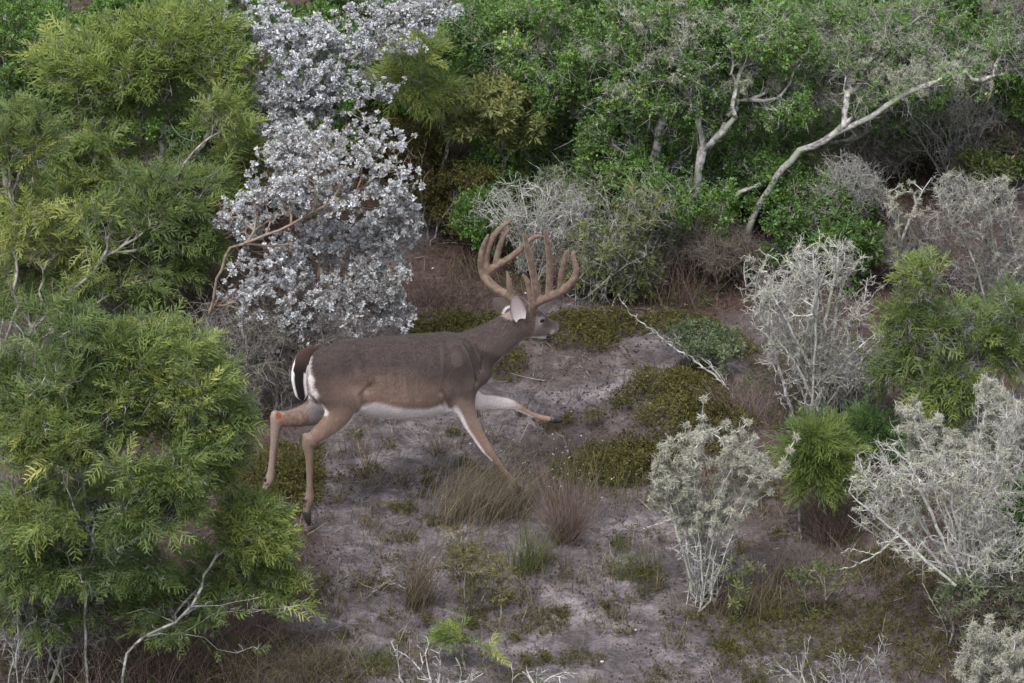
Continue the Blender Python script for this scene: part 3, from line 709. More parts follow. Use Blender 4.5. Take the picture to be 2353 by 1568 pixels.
child('tail', tv, np.array(tf), M['coat'], deer, col=np.array(tcx))

# hooves: two claws each
def hoof(tip, top, wd):
    ax = nrm(tip - top); Ln = np.linalg.norm(tip - top) * 1.1; vs, fs, o = [], [], 0; sd = nrm(np.cross(EW, EU))
    sd = nrm(sd - ax * (sd @ ax)); fw = np.cross(sd, ax); fw = fw if fw @ EU > 0 else -fw
    for s in (-1, 1):
        secs = []
        for t, w1, d1, o1 in ((-.15, .55, .8, 0), (.1, .62, 1.0, .0), (.45, .60, 1.05, .10), (.8, .48, .85, .28), (1.0, .2, .35, .40)):
            secs.append((top + ax * Ln * t + sd * s * wd * .56 + fw * o1 * wd, sd * wd * w1 * .85, fw * wd * d1))
        v, f, t3 = loft(secs, 12); vs.append(v); fs.append((f + o, t3 + o)); o += len(v)
    return np.concatenate(vs), [np.concatenate([f[0] for f in fs]), np.concatenate([f[1] for f in fs])]
for tip, top in ((DP(287, 1508, -.12), DP(281, 1452, -.12)), (DP(58, 1372, .12), DP(78, 1345, .12)), (DP(1297, 1372, -.125), DP(1272, 1326, -.125)), (DP(1492, 1022, .12), DP(1448, 1012, .12))):
    v, f = hoof(tip, top, .020); child('hoof', v, f, M['hoof'], deer)
for (x, y, v) in ((272, 1395, -.105), (268, 1398, -.135), (84, 1300, .105), (80, 1302, .135)):
    m3 = ellipsoid(DP(x, y, v), (EU * .008, EV * .007, EW * .014)); child('dewclaw', m3[0], [m3[1], m3[2]], M['hoof'], deer)
for s in (-1, 1):
    m3 = ellipsoid(HP(.41, s * .0565, .034), (HX * .016, HS * .007, HU * .012)); child('eye', m3[0], [m3[1], m3[2]], M['eye'], deer)

# antlers in velvet, traced from the enlarged head, each point with its own depth
def a2d(x, y): return ((1100 + x / 4.355) * .94610, (500 + y / 4.355) * .94610)
def AP(x, y, Y): return V(*a2d(x, y), Y)
YH = float(HP(.2, 0, .08)[1])
A1M = .94610 / 4.355 / PXM
def antler(lines, yside):
    parts = []
    for ln in lines:
        q = resamp([(a, b, c, d) for a, b, c, d in ln], 7 * len(ln)); C = [AP(a[0], a[1], YH + a[3]) for a in q]; secs = []; n = len(C)
        ref = np.array([.1, -.9, .3])
        for i in range(n):
            t = nrm(C[min(i + 1, n - 1)] - C[max(i - 1, 0)]); a_ = nrm(np.cross(t, ref)); b_ = np.cross(t, a_); rr = q[i][2] * A1M * .93 
            secs.append((C[i], a_ * rr, b_ * rr * .92))
        for i, sgn in ((0, -1), (n - 1, 1)):
            c, a_, b_ = secs[i if sgn < 0 else -1]; t = nrm(C[i] - C[i - sgn]) ; rr = np.linalg.norm(a_)
            cap = [(c + t * rr * .9 * sin(u), a_ * cos(u), b_ * cos(u)) for u in (.5, 1.0, 1.3)]
            secs = (cap[::-1] + secs) if sgn < 0 else (secs + cap)
        parts.append(loft(secs, 16))
    vs, f4, f3, o = [], [], [], 0
    for v, f, t in parts: vs.append(v); f4.append(f + o); f3.append(t + o); o += len(v)
    tmp = mk('tmp_a', np.concatenate(vs), [np.concatenate(f4), np.concatenate(f3)], None)
    bm = bmesh.new(); bm.from_mesh(tmp.data); bmesh.ops.recalc_face_normals(bm, faces=bm.faces); bm.to_mesh(tmp.data); bm.free()
    md = tmp.modifiers.new('r', 'REMESH'); md.mode = 'VOXEL'; md.voxel_size = .004
    md = tmp.modifiers.new('s', 'SMOOTH'); md.factor = .5; md.iterations = 5
    dg = bpy.context.evaluated_depsgraph_get(); ev = tmp.evaluated_get(dg); em = ev.to_mesh()
    n = len(em.vertices); v = np.zeros(n * 3, np.float32); em.vertices.foreach_get('co', v)
    f = [list(p.vertices) for p in em.polygons]; ev.to_mesh_clear(); bpy.data.objects.remove(tmp, do_unlink=True)
    return v.reshape(-1, 3), [np.array([p for p in f if len(p) == 4])] + ([np.array([p for p in f if len(p) == 3])] if any(len(p) == 3 for p in f) else [])
near = [[(838, 1110, 44, -.03), (862, 1040, 50, -.045), (930, 1000, 46, -.075), (1050, 948, 45, -.12), (1170, 880, 43, -.15), (1262, 790, 37, -.16), (1298, 700, 32, -.155), (1290, 610, 28, -.145), (1266, 530, 24, -.135), (1272, 492, 19, -.13)],
        [(840, 1040, 36, -.045), (815, 930, 32, -.05), (798, 830, 29, -.05), (768, 765, 24, -.05), (740, 730, 16, -.05)],
        [(892, 985, 44, -.06), (880, 870, 43, -.065), (850, 720, 39, -.07), (812, 550, 36, -.075), (780, 410, 29, -.08), (758, 310, 18, -.085)],
        [(1012, 950, 40, -.105), (1020, 800, 37, -.11), (1022, 600, 34, -.115), (1003, 420, 30, -.12), (984, 320, 25, -.125), (972, 258, 17, -.13)],
        [(1138, 890, 34, -.14), (1140, 760, 31, -.145), (1160, 640, 28, -.15), (1184, 540, 24, -.15), (1198, 480, 17, -.15)]]
far = [[(640, 985, 40, .04), (590, 950, 46, .06), (500, 900, 46, .09), (400, 825, 46, .12), (338, 740, 47, .15), (372, 685, 44, .16), (480, 620, 38, .17), (620, 532, 36, .17), (740, 430, 33, .165), (830, 345, 27, .16), (900, 318, 22, .155), (945, 322, 15, .15)],
       [(606, 960, 36, .055), (598, 860, 32, .06), (585, 770, 24, .065), (570, 695, 13, .07)],
       [(325, 750, 38, .15), (295, 640, 34, .155), (298, 520, 32, .16), (325, 410, 27, .165), (370, 305, 15, .17)],
       [(360, 715, 40, .155), (348, 600, 36, .17), (362, 480, 35, .18), (420, 330, 33, .19), (510, 225, 28, .20), (622, 145, 15, .21)],
       [(450, 640, 38, .17), (468, 520, 33, .185), (500, 400, 30, .195), (545, 300, 25, .205), (608, 234, 16, .21)]]
for ln, s in ((near, -1), (far, 1)):
    v, f = antler(ln, s); tag(child('antler', v, f, M['velvet'], deer), 'antler on the side nearer the camera, sweeping forward over the muzzle' if s < 0 else 'far antler, curving back behind the ear')
# ------------------------------------------------------------------ ground
nx, ny = 420, 520
gx = np.linspace(-7, 7, nx); gy = np.linspace(-7, 10, ny)
X, Y = np.meshgrid(gx, gy, indexing='ij')
r0 = rng(11)
Z = ground_z(X, Y) + .004 * np.sin(X * 31 + 3 * np.sin(Y * 17)) * np.sin(Y * 29 + 2 * np.sin(X * 13))
gv = np.stack([X, Y, Z], -1).reshape(-1, 3)
ii = (np.arange(nx - 1)[:, None] * ny + np.arange(ny - 1)[None]).ravel()
gf = np.stack([ii, ii + ny, ii + ny + 1, ii + 1], 1)
# far skirt joins the fine sheet so the ground runs on to the horizon
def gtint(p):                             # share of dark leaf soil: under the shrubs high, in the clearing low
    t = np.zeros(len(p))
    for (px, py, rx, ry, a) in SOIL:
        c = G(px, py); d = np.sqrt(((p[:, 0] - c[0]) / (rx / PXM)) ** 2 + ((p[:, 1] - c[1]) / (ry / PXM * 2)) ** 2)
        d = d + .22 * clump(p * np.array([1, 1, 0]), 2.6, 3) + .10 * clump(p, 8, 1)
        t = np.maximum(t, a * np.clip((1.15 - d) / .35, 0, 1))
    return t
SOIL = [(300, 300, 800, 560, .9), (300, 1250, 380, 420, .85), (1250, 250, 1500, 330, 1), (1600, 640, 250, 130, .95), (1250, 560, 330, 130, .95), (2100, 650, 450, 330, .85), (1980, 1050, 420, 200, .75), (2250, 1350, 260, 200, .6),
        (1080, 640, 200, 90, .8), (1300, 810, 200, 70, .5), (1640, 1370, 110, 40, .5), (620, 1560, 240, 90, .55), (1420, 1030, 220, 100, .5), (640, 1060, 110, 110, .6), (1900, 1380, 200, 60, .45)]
gm = bpy.data.materials.new('sandy_soil'); gm.use_nodes = True; nt = gm.node_tree; pb = nt.nodes['Principled BSDF']
tc = nt.nodes.new('ShaderNodeTexCoord')
def noise(sc_, det=5, rough=.6, dist=0):
    n = nt.nodes.new('ShaderNodeTexNoise'); n.inputs['Scale'].default_value = sc_; n.inputs['Detail'].default_value = det; n.inputs['Roughness'].default_value = rough; n.inputs['Distortion'].default_value = dist
    nt.links.new(tc.outputs['Object'], n.inputs[0]); return n
def mixrgb(a, b, f, mode='MIX'):
    m = nt.nodes.new('ShaderNodeMixRGB'); m.blend_type = mode
    for s, i in ((f, 0), (a, 1), (b, 2)):
        if isinstance(s, (float, int)): m.inputs[i].default_value = s
        elif isinstance(s, tuple): m.inputs[i].default_value = s
        else: nt.links.new(s, m.inputs[i])
    return m.outputs[0]
at = nt.nodes.new('ShaderNodeAttribute'); at.attribute_name = 'tint'
sand = ramp(nt, [(.34, L(.078, .070, .075)), (.50, L(.122, .109, .117)), (.66, L(.235, .207, .218))]); nt.links.new(noise(4, 8, .7).outputs[0], sand.inputs[0])
fines = ramp(nt, [(.33, L(.55, .52, .5)), (.5, L(1, 1, 1)), (.72, L(1.25, 1.2, 1.2))]); nt.links.new(noise(55, 6, .75).outputs[0], fines.inputs[0])
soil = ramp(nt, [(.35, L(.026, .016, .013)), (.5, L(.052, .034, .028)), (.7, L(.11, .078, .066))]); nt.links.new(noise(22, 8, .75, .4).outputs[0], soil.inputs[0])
crust = ramp(nt, [(.48, L(0, 0, 0)), (.56, L(1, 1, 1))]); nt.links.new(noise(7, 12, .78, .6).outputs[0], crust.inputs[0])
crcol = ramp(nt, [(.35, L(.028, .025, .027)), (.65, L(.075, .066, .068))]); nt.links.new(noise(60, 5, .7).outputs[0], crcol.inputs[0])
c1 = mixrgb(sand.outputs[0], fines.outputs[0], 1.0, 'MULTIPLY')
crm = nt.nodes.new('ShaderNodeMath'); crm.operation = 'MULTIPLY'; crm.inputs[1].default_value = .75; nt.links.new(crust.outputs[0], crm.inputs[0])
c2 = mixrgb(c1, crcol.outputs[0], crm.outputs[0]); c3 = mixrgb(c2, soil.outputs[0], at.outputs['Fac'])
nt.links.new(c3, pb.inputs['Base Color']); pb.inputs['Roughness'].default_value = .95; pb.inputs['Specular IOR Level'].default_value = .1
bm_ = nt.nodes.new('ShaderNodeBump'); bm_.inputs['Strength'].default_value = .8; bm_.inputs['Distance'].default_value = .02
nt.links.new(noise(38, 8, .75).outputs[0], bm_.inputs['Height']); nt.links.new(bm_.outputs[0], pb.inputs['Normal'])
M['soil'] = gm
# ring of the far ground
zz = float(Z.min()) - .03
gv2 = np.array([(-150, -150, zz), (150, -150, zz), (150, 150, zz), (-150, 150, zz), (-6.9, -6.9, zz), (6.9, -6.9, zz), (6.9, 9.9, zz), (-6.9, 9.9, zz)])
gf2 = np.array([[0, 1, 5, 4], [1, 2, 6, 5], [2, 3, 7, 6], [3, 0, 4, 7]]) + len(gv)
gt = np.concatenate([gtint(gv), np.full(8, .7)])
ground = mk('ground', np.concatenate([gv, gv2]), np.concatenate([gf, gf2]), gm, tint=gt); tag(ground, kind='structure')

def pixel_of(p):
    q = p - CAM; z = q @ FW; return 1176 + FPX * (q @ RT) / z, 784 - FPX * (q @ UPV) / z
def ground_points(n, r, x0=-60, x1=2420, y0=380, y1=1640):
    px = x0 + (x1 - x0) * r.random(n); py = y0 + (y1 - y0) * r.random(n)
    d = FW[None] + RT[None] * ((px - 1176) / FPX)[:, None] + UPV[None] * ((784 - py) / FPX)[:, None]
    p = CAM + d * (-CAM[2] / d[:, 2])[:, None]; p[:, 2] = ground_z(p[:, 0], p[:, 1]); return p, px, py
# litter: crumbs of leaf, bark, stalk
r = rng(21)
p, px, py = ground_points(65000, r)
keep = (clump(p, 3, 2) + .8 * clump(p, 9, 6) + .7 * gtint(p) + .8 * r.random(len(p))) > .62; p = p[keep]
T_FLAKE = [(np.array([(-.5, 0, 0), (0, -.28, .08), (.5, 0, 0), (0, .28, .05)]), np.array([[0, 1, 2, 3]])), (np.array([(-.5, 0, 0), (-.1, -.35, .1), (.45, -.1, .02), (.2, .3, .12)]), np.array([[0, 1, 2, 3]]))]
n = len(p); Xd = r.normal(size=(n, 3)); Xd[:, 2] *= .35; Zd = r.normal(size=(n, 3)) * .4 + np.array([0, 0, 1])
q = scatter(T_FLAKE, p + np.array([0, 0, .006]), Xd, Zd, .007 + .018 * r.random(n) ** 2.5, np.clip(.05 + .62 * r.random(n) ** 1.6 + .35 * (r.random(n) > .95), 0, 1), r)
tag(mk('leaf_litter', q[0], q[1], M['litter'], tint=q[2], smooth=False), kind='stuff')
# twigs lying about
p, px, py = ground_points(1500, r); p = p[(gtint(p) + .5 * r.random(len(p))) > .42]; n = len(p)
d = r.normal(size=(n, 3)); d[:, 2] *= .12; d = nrm(d); ln = .05 + .22 * r.random(n) ** 2
mid = p + d * ln[:, None] / 2 + r.normal(size=(n, 3)) * .012; mid[:, 2] = np.abs(mid[:, 2] - p[:, 2]) + p[:, 2] + .012; a = p + [0, 0, .006]; b = mid + nrm(d + r.normal(size=(n, 3)) * .3) * ln[:, None] / 2; b[:, 2] = np.maximum(b[:, 2], ground_z(b[:, 0], b[:, 1]) + .006)
R_ = .0012 + .002 * r.random(n)
v1, f1 = tubes(a, mid, d, d, R_, R_, 3); v2, f2 = tubes(mid, b, d, d, R_, R_ * .5, 3)
tag(mk('twig_litter', np.concatenate([v1, v2]), np.concatenate([f1, f2 + len(v1)]), M['bark_grey']), kind='stuff')
# fine dry stubble
p, px, py = ground_points(30000, r, y0=560); p = p[(clump(p, 1.7, 5) + .5 * clump(p, 5, 2) + .35 * r.normal(size=len(p))) > .12]; n = len(p)
X_ = r.normal(size=(n, 3)) * .6 + np.array([0, 0, .7])
T_BLADE = [(np.array([(0, -.02, 0), (.5, -.018, .08), (.5, .018, .08), (0, .02, 0), (1, 0, .30)]), np.array([[0, 1, 2, 3], [1, 4, 4, 2]]))]
T_BLADE = [(np.array([(0, -.018, 0), (.55, -.014, .06), (.55, .014, .06), (0, .018, 0), (1, -.004, .24), (1, .004, .24)]), np.array([[0, 1, 2, 3], [1, 4, 5, 2]]))]
q = scatter(T_BLADE, p, X_, r.normal(size=(n, 3)), .035 + .06 * r.random(n) ** 1.5, np.clip(.35 + .25 * r.normal(size=n), 0, 1), r)
tag(mk('dry_stubble', q[0], q[1], M['straw'], tint=q[2], smooth=False), kind='stuff')

# small tufts and sprigs dotted over the clearing
p, px, py = ground_points(150, r, 600, 2350, 820, 1600); ps = []
for c in p:
    m = r.integers(10, 55); ps.append(c + r.normal(size=(m, 3)) * np.array([1, 1, 0]) * r.uniform(.015, .07))
p = np.concatenate(ps); n = len(p); p[:, 2] = ground_z(p[:, 0], p[:, 1]); X_ = r.normal(size=(n, 3)) * .42 + np.array([0, 0, 1])
q = scatter(T_BLADE, p, X_, r.normal(size=(n, 3)), .05 + .10 * r.random(n) ** 1.5, np.clip(.30 + .25 * r.normal(size=n) + .2 * clump(p, 1.3, 2), 0, 1), r)
tag(mk('short_grass', q[0], q[1], M['straw'], tint=q[2], smooth=False), kind='stuff')
p, px, py = ground_points(160, r, 700, 2350, 1000, 1620); ps = []
for c in p:
    m = r.integers(6, 40); ps.append(c + r.normal(size=(m, 3)) * np.array([1, 1, 0]) * r.uniform(.02, .07))
p = np.concatenate(ps); n = len(p); p[:, 2] = ground_z(p[:, 0], p[:, 1]) + .01 + .03 * r.random(n)
q = scatter(T_NARROW, p, r.normal(size=(n, 3)) * .5 + [0, 0, .8], r.normal(size=(n, 3)), .02 + .02 * r.random(n), np.clip(.3 + .2 * r.normal(size=n), 0, 1), r)
tag(mk('small_weeds', q[0], q[1], M['mat'], tint=q[2], smooth=False), kind='stuff')

# low mats of olive ground cover
def mat_patch(name, patches, seed, mat='mat', hgt=.10, dens=260, sz=.030, temps=None, dk=0.0):
    r = rng(seed); P_ = []
    for (cx, cy, rx, ry, h) in patches:
        n = int(dens * rx * ry / 1000); a = r.random(n) * 2 * pi; q = r.random(n) ** .5
        c = G(cx, cy); x = c[0] + np.cos(a) * q * rx / PXM; y = c[1] + np.sin(a) * q * ry / PXM * 2
        hh = h * np.clip(1.15 - q ** 3, .1, 1) * (.75 + .4 * clump(np.stack([x, y, x * 0], 1), 5, seed))
        p = np.stack([x, y, ground_z(x, y) + hh * r.random(n) ** .45], 1)
        P_.append(p[(clump(p * [1, 1, 0], 3.3, seed) + .3 * clump(p * [1, 1, 0], 11, 1)) > -.55 + .5 * q[:] ** 4])
    p = np.concatenate(P_); n = len(p)
    q = scatter(temps or T_GREEN, p, r.normal(size=(n, 3)) * .6 + [0, 0, .7], r.normal(size=(n, 3)), sz * (.6 + .8 * r.random(n)), np.clip(.45 + dk + .2 * clump(p, 6, 1) + .2 * r.normal(size=n), 0, 1), r)
    return tag(mk(name, q[0], q[1], M[mat], tint=q[2], smooth=False), kind='stuff')
mat_patch('ground_cover', [(1370, 1030, 140, 75, .16), (1500, 960, 110, 90, .14), (1590, 930, 90, 60, .12), (1440, 1060, 110, 45, .10), (1190, 830, 110, 45, .12), (1300, 800, 120, 60, .14), (1390, 760, 80, 40, .10), (1080, 770, 140, 40, .10), (1010, 740, 80, 30, .08),
                           (1590, 870, 60, 30, .06), (1660, 990, 80, 60, .12), (640, 1060, 90, 110, .12), (690, 1120, 60, 60, .08), (1560, 760, 110, 30, .09), (1650, 800, 90, 30, .09)], 31)
mat_patch('ground_cover', [(1830, 1480, 190, 90, .08), (1960, 1440, 120, 60, .07), (1760, 1400, 110, 50, .05), (2140, 1530, 130, 50, .12), (2060, 1320, 90, 50, .05), (2200, 1420, 130, 70, .10), (2230, 1350, 120, 60, .14)], 32, 'mat', dens=60, sz=.026, temps=T_NARROW, dk=-.1)
mat_patch('ground_cover', [(860, 1530, 60, 30, .06), (770, 1550, 80, 30, .05), (1450, 1290, 45, 25, .05), (1240, 1420, 60, 25, .04), (1110, 1420, 40, 25, .05), (960, 1270, 30, 15, .05), (1330, 1500, 60, 20, .04), (1560, 1420, 60, 22, .04), (920, 1230, 40, 14, .04), (740, 1380, 60, 10, .03), (890, 1420, 30, 12, .03)], 33, dens=150, sz=.024)
mat_patch('ground_cover', [(1120, 260, 1500, 330, .05)], 34, 'fern_deep', dens=16, sz=.05)
mat_patch('ground_cover', [(1180, 640, 170, 60, .08), (1480, 660, 200, 70, .10), (2000, 900, 300, 160, .08), (1950, 1180, 150, 80, .06), (420, 1540, 300, 60, .08), (150, 1500, 180, 80, .06)], 35, 'yellow', dens=36, sz=.03, dk=-.25)

# ------------------------------------------------------------------ tufts of grass and small weeds
def tuft(cx, cy, n, h, w_, lean, label, seed, mat='straw', group=None, name='grass_tuft', cat='grass tuft', base=(.05, .04), thick=.75, curve=.5, tint=.5, flowers=0, seg=5):
    r = rng(seed); bp = base_pt(cx, cy); wide = base[0] >= .13; root = None if wide else tag(empty(name, bp), label, cat, group)
    o = r.normal(size=(n, 2)) * np.array(base) ; ang = r.random(n) * 2 * pi; out = w_ * r.random(n) ** .7
    ln = h * (.45 + .6 * r.random(n)); P_ = []
    for s in np.linspace(0, 1, seg + 1):
        x = bp[0] + o[:, 0] + np.cos(ang) * out * s ** (1 + curve) + lean[0] * s ** (1 + 1.3 * curve) * ln / h
        y = bp[1] + o[:, 1] + np.sin(ang) * out * s ** (1 + curve) + lean[1] * s ** 1.6
        z = bp[2] - .01 + ln * (s - .35 * curve * s ** 2.4) + r.normal(size=n) * .004 * s
        P_.append(np.stack([x, y, z], 1))
    P_ = np.array(P_); D_ = nrm(np.diff(P_, axis=0)); vs, fs, ts, oo = [], [], [], 0
    tn = np.clip(tint + .22 * r.normal(size=n), 0, 1)
    for i in range(seg):
        ra = .0022 * thick * (1 - i / seg * .6); rb = .0022 * thick * (1 - (i + 1) / seg * .7)
        v, f = tubes(P_[i], P_[i + 1], D_[max(i - 1, 0)], D_[i], np.full(n, ra), np.full(n, rb), 3)
        vs.append(v); fs.append(f + oo); oo += len(v); ts.append(np.repeat(tn, 6))
    b_ = child('dry_stalks' if wide else 'blades', np.concatenate(vs), np.concatenate(fs), M[mat], root, tint=np.concatenate(ts))
    if wide: tag(b_, kind='stuff')
    if flowers:
        k = r.choice(n, flowers); e = r.normal(size=(flowers, 3))
        q = scatter(T_SILVER, P_[-1][k], e * .4 + [0, 0, 1], r.normal(size=(flowers, 3)), .005 + .004 * r.random(flowers), r.random(flowers), r)
        f_ = child('flowers', q[0], q[1], M['flower'], root, tint=q[2], smooth=False)
        if wide: tag(f_, kind='stuff')
    return root
tuft(1065, 1192, 300, .52, .26, (.20, .05), 'large golden dry grass clump leaning right, under the near front leg', 40, base=(.11, .07), tint=.55)
tuft(1160, 1190, 150, .40, .2, (.12, .03), 'thin dry grass clump right behind the large golden clump', 41, base=(.08, .05), tint=.45)
tuft(1300, 1235, 300, .40, .26, (.02, .0), 'reddish fan of stiff stems standing in the clearing right of the grass clump', 42, 'redtwig', base=(.035, .03), curve=.1, tint=.5, name='stem_clump', cat='weed')
tuft(1270, 1175, 160, .42, .2, (-.02, .0), 'thin grey stalks with tiny white flowers left of the olive ground cover', 43, 'redtwig', base=(.16, .10), curve=.2, tint=.6, name='weed', cat='weed', flowers=22)
tuft(1390, 1140, 60, .36, .15, (0, 0), 'green stalks with small white flowers at the front edge of the olive ground cover', 44, 'yellow', base=(.18, .06), curve=.1, tint=.6, name='weed', cat='weed', flowers=18)
tuft(1320, 1130, 60, .40, .18, (0, 0), 'tall thin stalks with white flower heads near the far front hoof', 45, 'yellow', base=(.14, .10), curve=.1, tint=.55, name='weed', cat='weed', flowers=16)
tuft(955, 1390, 170, .50, .16, (.10, .03), 'tall wispy brown grass clump in the lower clearing beside fallen pale twigs', 46, base=(.05, .04), tint=.32)
tuft(1215, 1300, 140, .42, .16, (.06, 0), 'wispy olive grass clump right of the low thorny bush', 47, 'yellow', base=(.06, .05), tint=.45)
tuft(870, 1260, 30, .34, .16, (0, 0), 'few tall pale stalks left of the lower clearing', 48, base=(.12, .06), curve=.2, tint=.5)
tuft(850, 1105, 60, .12, .14, (.02, 0), 'small straw-coloured tuft between hind and front legs', 49, base=(.07, .05), tint=.85)
tuft(1455, 1310, 220, .15, .15, (0, 0), 'round low olive-brown tuft left of the lichen bush', 50, 'yellow', base=(.09, .06), tint=.35)
tuft(1425, 1250, 50, .14, .06, (0, 0), 'small upright olive tuft above the round low one', 51, 'yellow', base=(.02, .02), tint=.4)
tuft(865, 1535, 160, .16, .14, (0, 0), 'low olive tuft near the bottom edge left of the grey saplings', 52, 'yellow', base=(.09, .06), tint=.25)
tuft(1000, 705, 240, .34, .32, (-.05, 0), 'sprawling dry brown grass behind the buck’s neck', 53, 'redtwig', base=(.20, .10), tint=.12)
tuft(1090, 640, 110, .30, .26, (0, 0), 'dry brown grass under the far antler', 54, 'redtwig', base=(.15, .10), tint=.12)
tuft(1540, 700, 120, .42, .16, (0, 0), 'dry brown and olive stalks in front of the grey tree foot', 55, 'redtwig', base=(.10, .05), curve=.2, tint=.4)
tuft(1700, 1400, 160, .34, .18, (.03, 0), 'yellow-brown grass beside the foot of the lichen bush', 56, base=(.14, .06), tint=.38)
tuft(1790, 1330, 160, .30, .2, (.0, 0), 'brown weedy stalks with yellow leaves right of the lichen bush', 57, base=(.14, .06), tint=.3)
tuft(1980, 1330, 200, .26, .22, (.0, 0), 'brown grass under the wide bare shrub', 58, base=(.2, .10), tint=.3)
tuft(1910, 1240, 200, .36, .26, (-.06, 0), 'reddish twiggy stems below the small feathery bush', 59, 'redtwig', base=(.06, .04), curve=.2, tint=.35, name='stem_clump', cat='weed')
tuft(240, 1560, 500, .5, .3, (.05, 0), 'dry brown undergrowth at the foot of the big feathery bush', 60, 'redtwig', base=(.45, .15), tint=.35)
tuft(520, 1560, 400, .36, .3, (.10, 0), 'olive-brown grass at the bottom edge beneath the pale forked branch', 61, base=(.35, .12), tint=.3)
tuft(690, 1560, 160, .25, .2, (.0, 0), 'thin brown grass on the bottom edge right of the forked branch', 62, base=(.2, .08), tint=.3)
tuft(1770, 700, 100, .34, .2, (0, 0), 'dry stalks left of the round bare shrub', 63, 'redtwig', base=(.16, .08), tint=.45)
tuft(1700, 960, 180, .30, .22, (0, 0), 'grey-brown dry stalks at the foot of the dead branch', 64, 'redtwig', base=(.15, .08), tint=.5)
tuft(1560, 1245, 60, .2, .12, (0, 0), 'thin grey stalks left of the lichen bush', 65, 'redtwig', base=(.10, .05), tint=.5)

# ------------------------------------------------------------------ shrubs and trees
TREEN = 'trees at the back'
# far band behind everything, fills the top edge
far_bits = [(-40, 250, 'dark green bush beyond the upper left corner'), (420, 200, 'dark green bush above the yellowish feathery bush'), (880, 230, 'dark bush behind the silver bushes at the top edge'), (1300, 210, 'dense green bush at the top edge right of the silver bush'),
            (1720, 200, 'dense green bush at the top edge over the grey tree'), (2120, 210, 'dense green bush at the top edge above the leaning pale limb'), (2480, 260, 'bush beyond the upper right corner')]
for k, (x, y, lb) in enumerate(far_bits):
    plant('dense_bush', 'bush', lb, (x, y + 120), [(x, y - 150, 280, 190, .2, .9), (x - 60, y + 20, 200, 90, 0, .7)], 'green', 330, 100 + k, per=20, size=1.4, tb=-.06, group='dense bushes along the top', leaf='green', rmax=.03, tip_r=.003, seg=.1)
# upper left
plant('feathery_bush', 'bush', 'tall yellowish-green feathery bush in the upper left, left of the silver bush', (270, 700),
      [(420, 90, 170, 110, .2), (250, 130, 220, 120, .2), (420, 230, 160, 120, 0), (230, 290, 170, 110, -.1), (300, 380, 220, 110, -.2), (500, 160, 80, 70, .0), (330, 480, 140, 80, -.3)], 'fern', 800, 120, leaf='fern_olive', per=5, size=1.05, tip_r=.0022, rmax=.016, stems=6, gap=-.08, twl=1600, twn=.12, bark='bark_pale')
plant('feathery_bush', 'bush', 'bright green feathery bush on the left, above the pale bare branches', (150, 900),
      [(60, 330, 120, 120, .1), (130, 500, 190, 120, 0), (380, 500, 140, 110, .1), (300, 600, 200, 90, .1), (90, 640, 160, 90, 0), (350, 420, 120, 80, .2), (470, 430, 90, 90, .3), (500, 300, 90, 110, .3), (200, 700, 220, 70, 0), (440, 560, 100, 60, .1)], 'fern', 760, 121, per=5, size=1.0, tip_r=.0022, rmax=.009, stems=6, gap=-.3, tb=.06, twl=1200, twn=.12,
      limbs=[([(15, 990), (20, 860), (60, 770), (130, 690), (230, 600)], -.5), ([(35, 990), (40, 840), (90, 720), (200, 640), (250, 580)], -.45), ([(5, 990), (10, 800), (40, 700), (20, 640)], -.5)])
plant('leafy_bush', 'bush', 'small-leaved green bush in the upper left corner with pale mossy twigs', (60, 560), [(60, 80, 130, 110, 0), (120, 180, 130, 90, 0), (60, 250, 130, 80, -.1)], 'green', 300, 122, per=14, rmax=.03, tb=-.05, lich=700, moss=[(150, 110, 30), (110, 120, 25)])
# silver bushes
plant('silver_bush', 'bush', 'silver-leaved bush at the top, further back and whiter', (730, 640),
      [(560, 60, 120, 80, .1), (680, 150, 130, 110, 0), (850, 60, 150, 80, .1), (980, 20, 80, 45, .1), (640, 240, 100, 80, -.1), (840, 180, 90, 60, 0), (500, 40, 80, 60, .2), (450, 110, 50, 50, .2), (480, 60, 70, 60, .2), (760, 250, 120, 60, -.1)], 'silver', 900, 130, bark='bark_grey', per=10, stems=5, rmax=.014, tb=.10, shell=.4, size=1.0, twl=700, gap=-.12)
plant('silver_bush', 'bush', 'large rounded silver-leaved bush right behind the buck’s back', (650, 900),
      [(760, 400, 190, 130, 0), (830, 500, 130, 120, 0), (640, 380, 100, 90, .1), (760, 620, 170, 110, -.1), (860, 680, 75, 75, -.1), (640, 690, 130, 70, -.1), (900, 340, 70, 60, .1), (560, 500, 60, 60, 0), (900, 510, 70, 70, 0), (540, 640, 60, 60, -.1), (780, 720, 160, 60, -.1), (620, 770, 110, 50, -.1)], 'silver', 1500, 131, bark='bark_red', per=8.5, stems=9, rmax=.0085, expo=.33, tb=.12, shell=.4, spread=.10, alpha=.5, size=1.0, twl=1400, twn=.09, gap=-.15,
      limbs=[([(480, 720), (500, 640), (530, 570), (640, 530), (750, 470)], -.25), ([(620, 880), (600, 800), (640, 740), (740, 700)], -.1), ([(600, 900), (570, 800), (520, 740)], 0)])
plant('twig_bush', 'bush', 'tangle of bare grey twigs under the silver bush, behind the raised tail', (610, 930), [(610, 820, 120, 90, -.1), (540, 760, 110, 80, -.1), (680, 760, 130, 50, 0)], 'bare', 500, 132, bark='bark_grey', stems=7, rmax=.010, tip_r=.0022, expo=.3, alpha=.6, shell=.1, twl=1500, twn=.12)
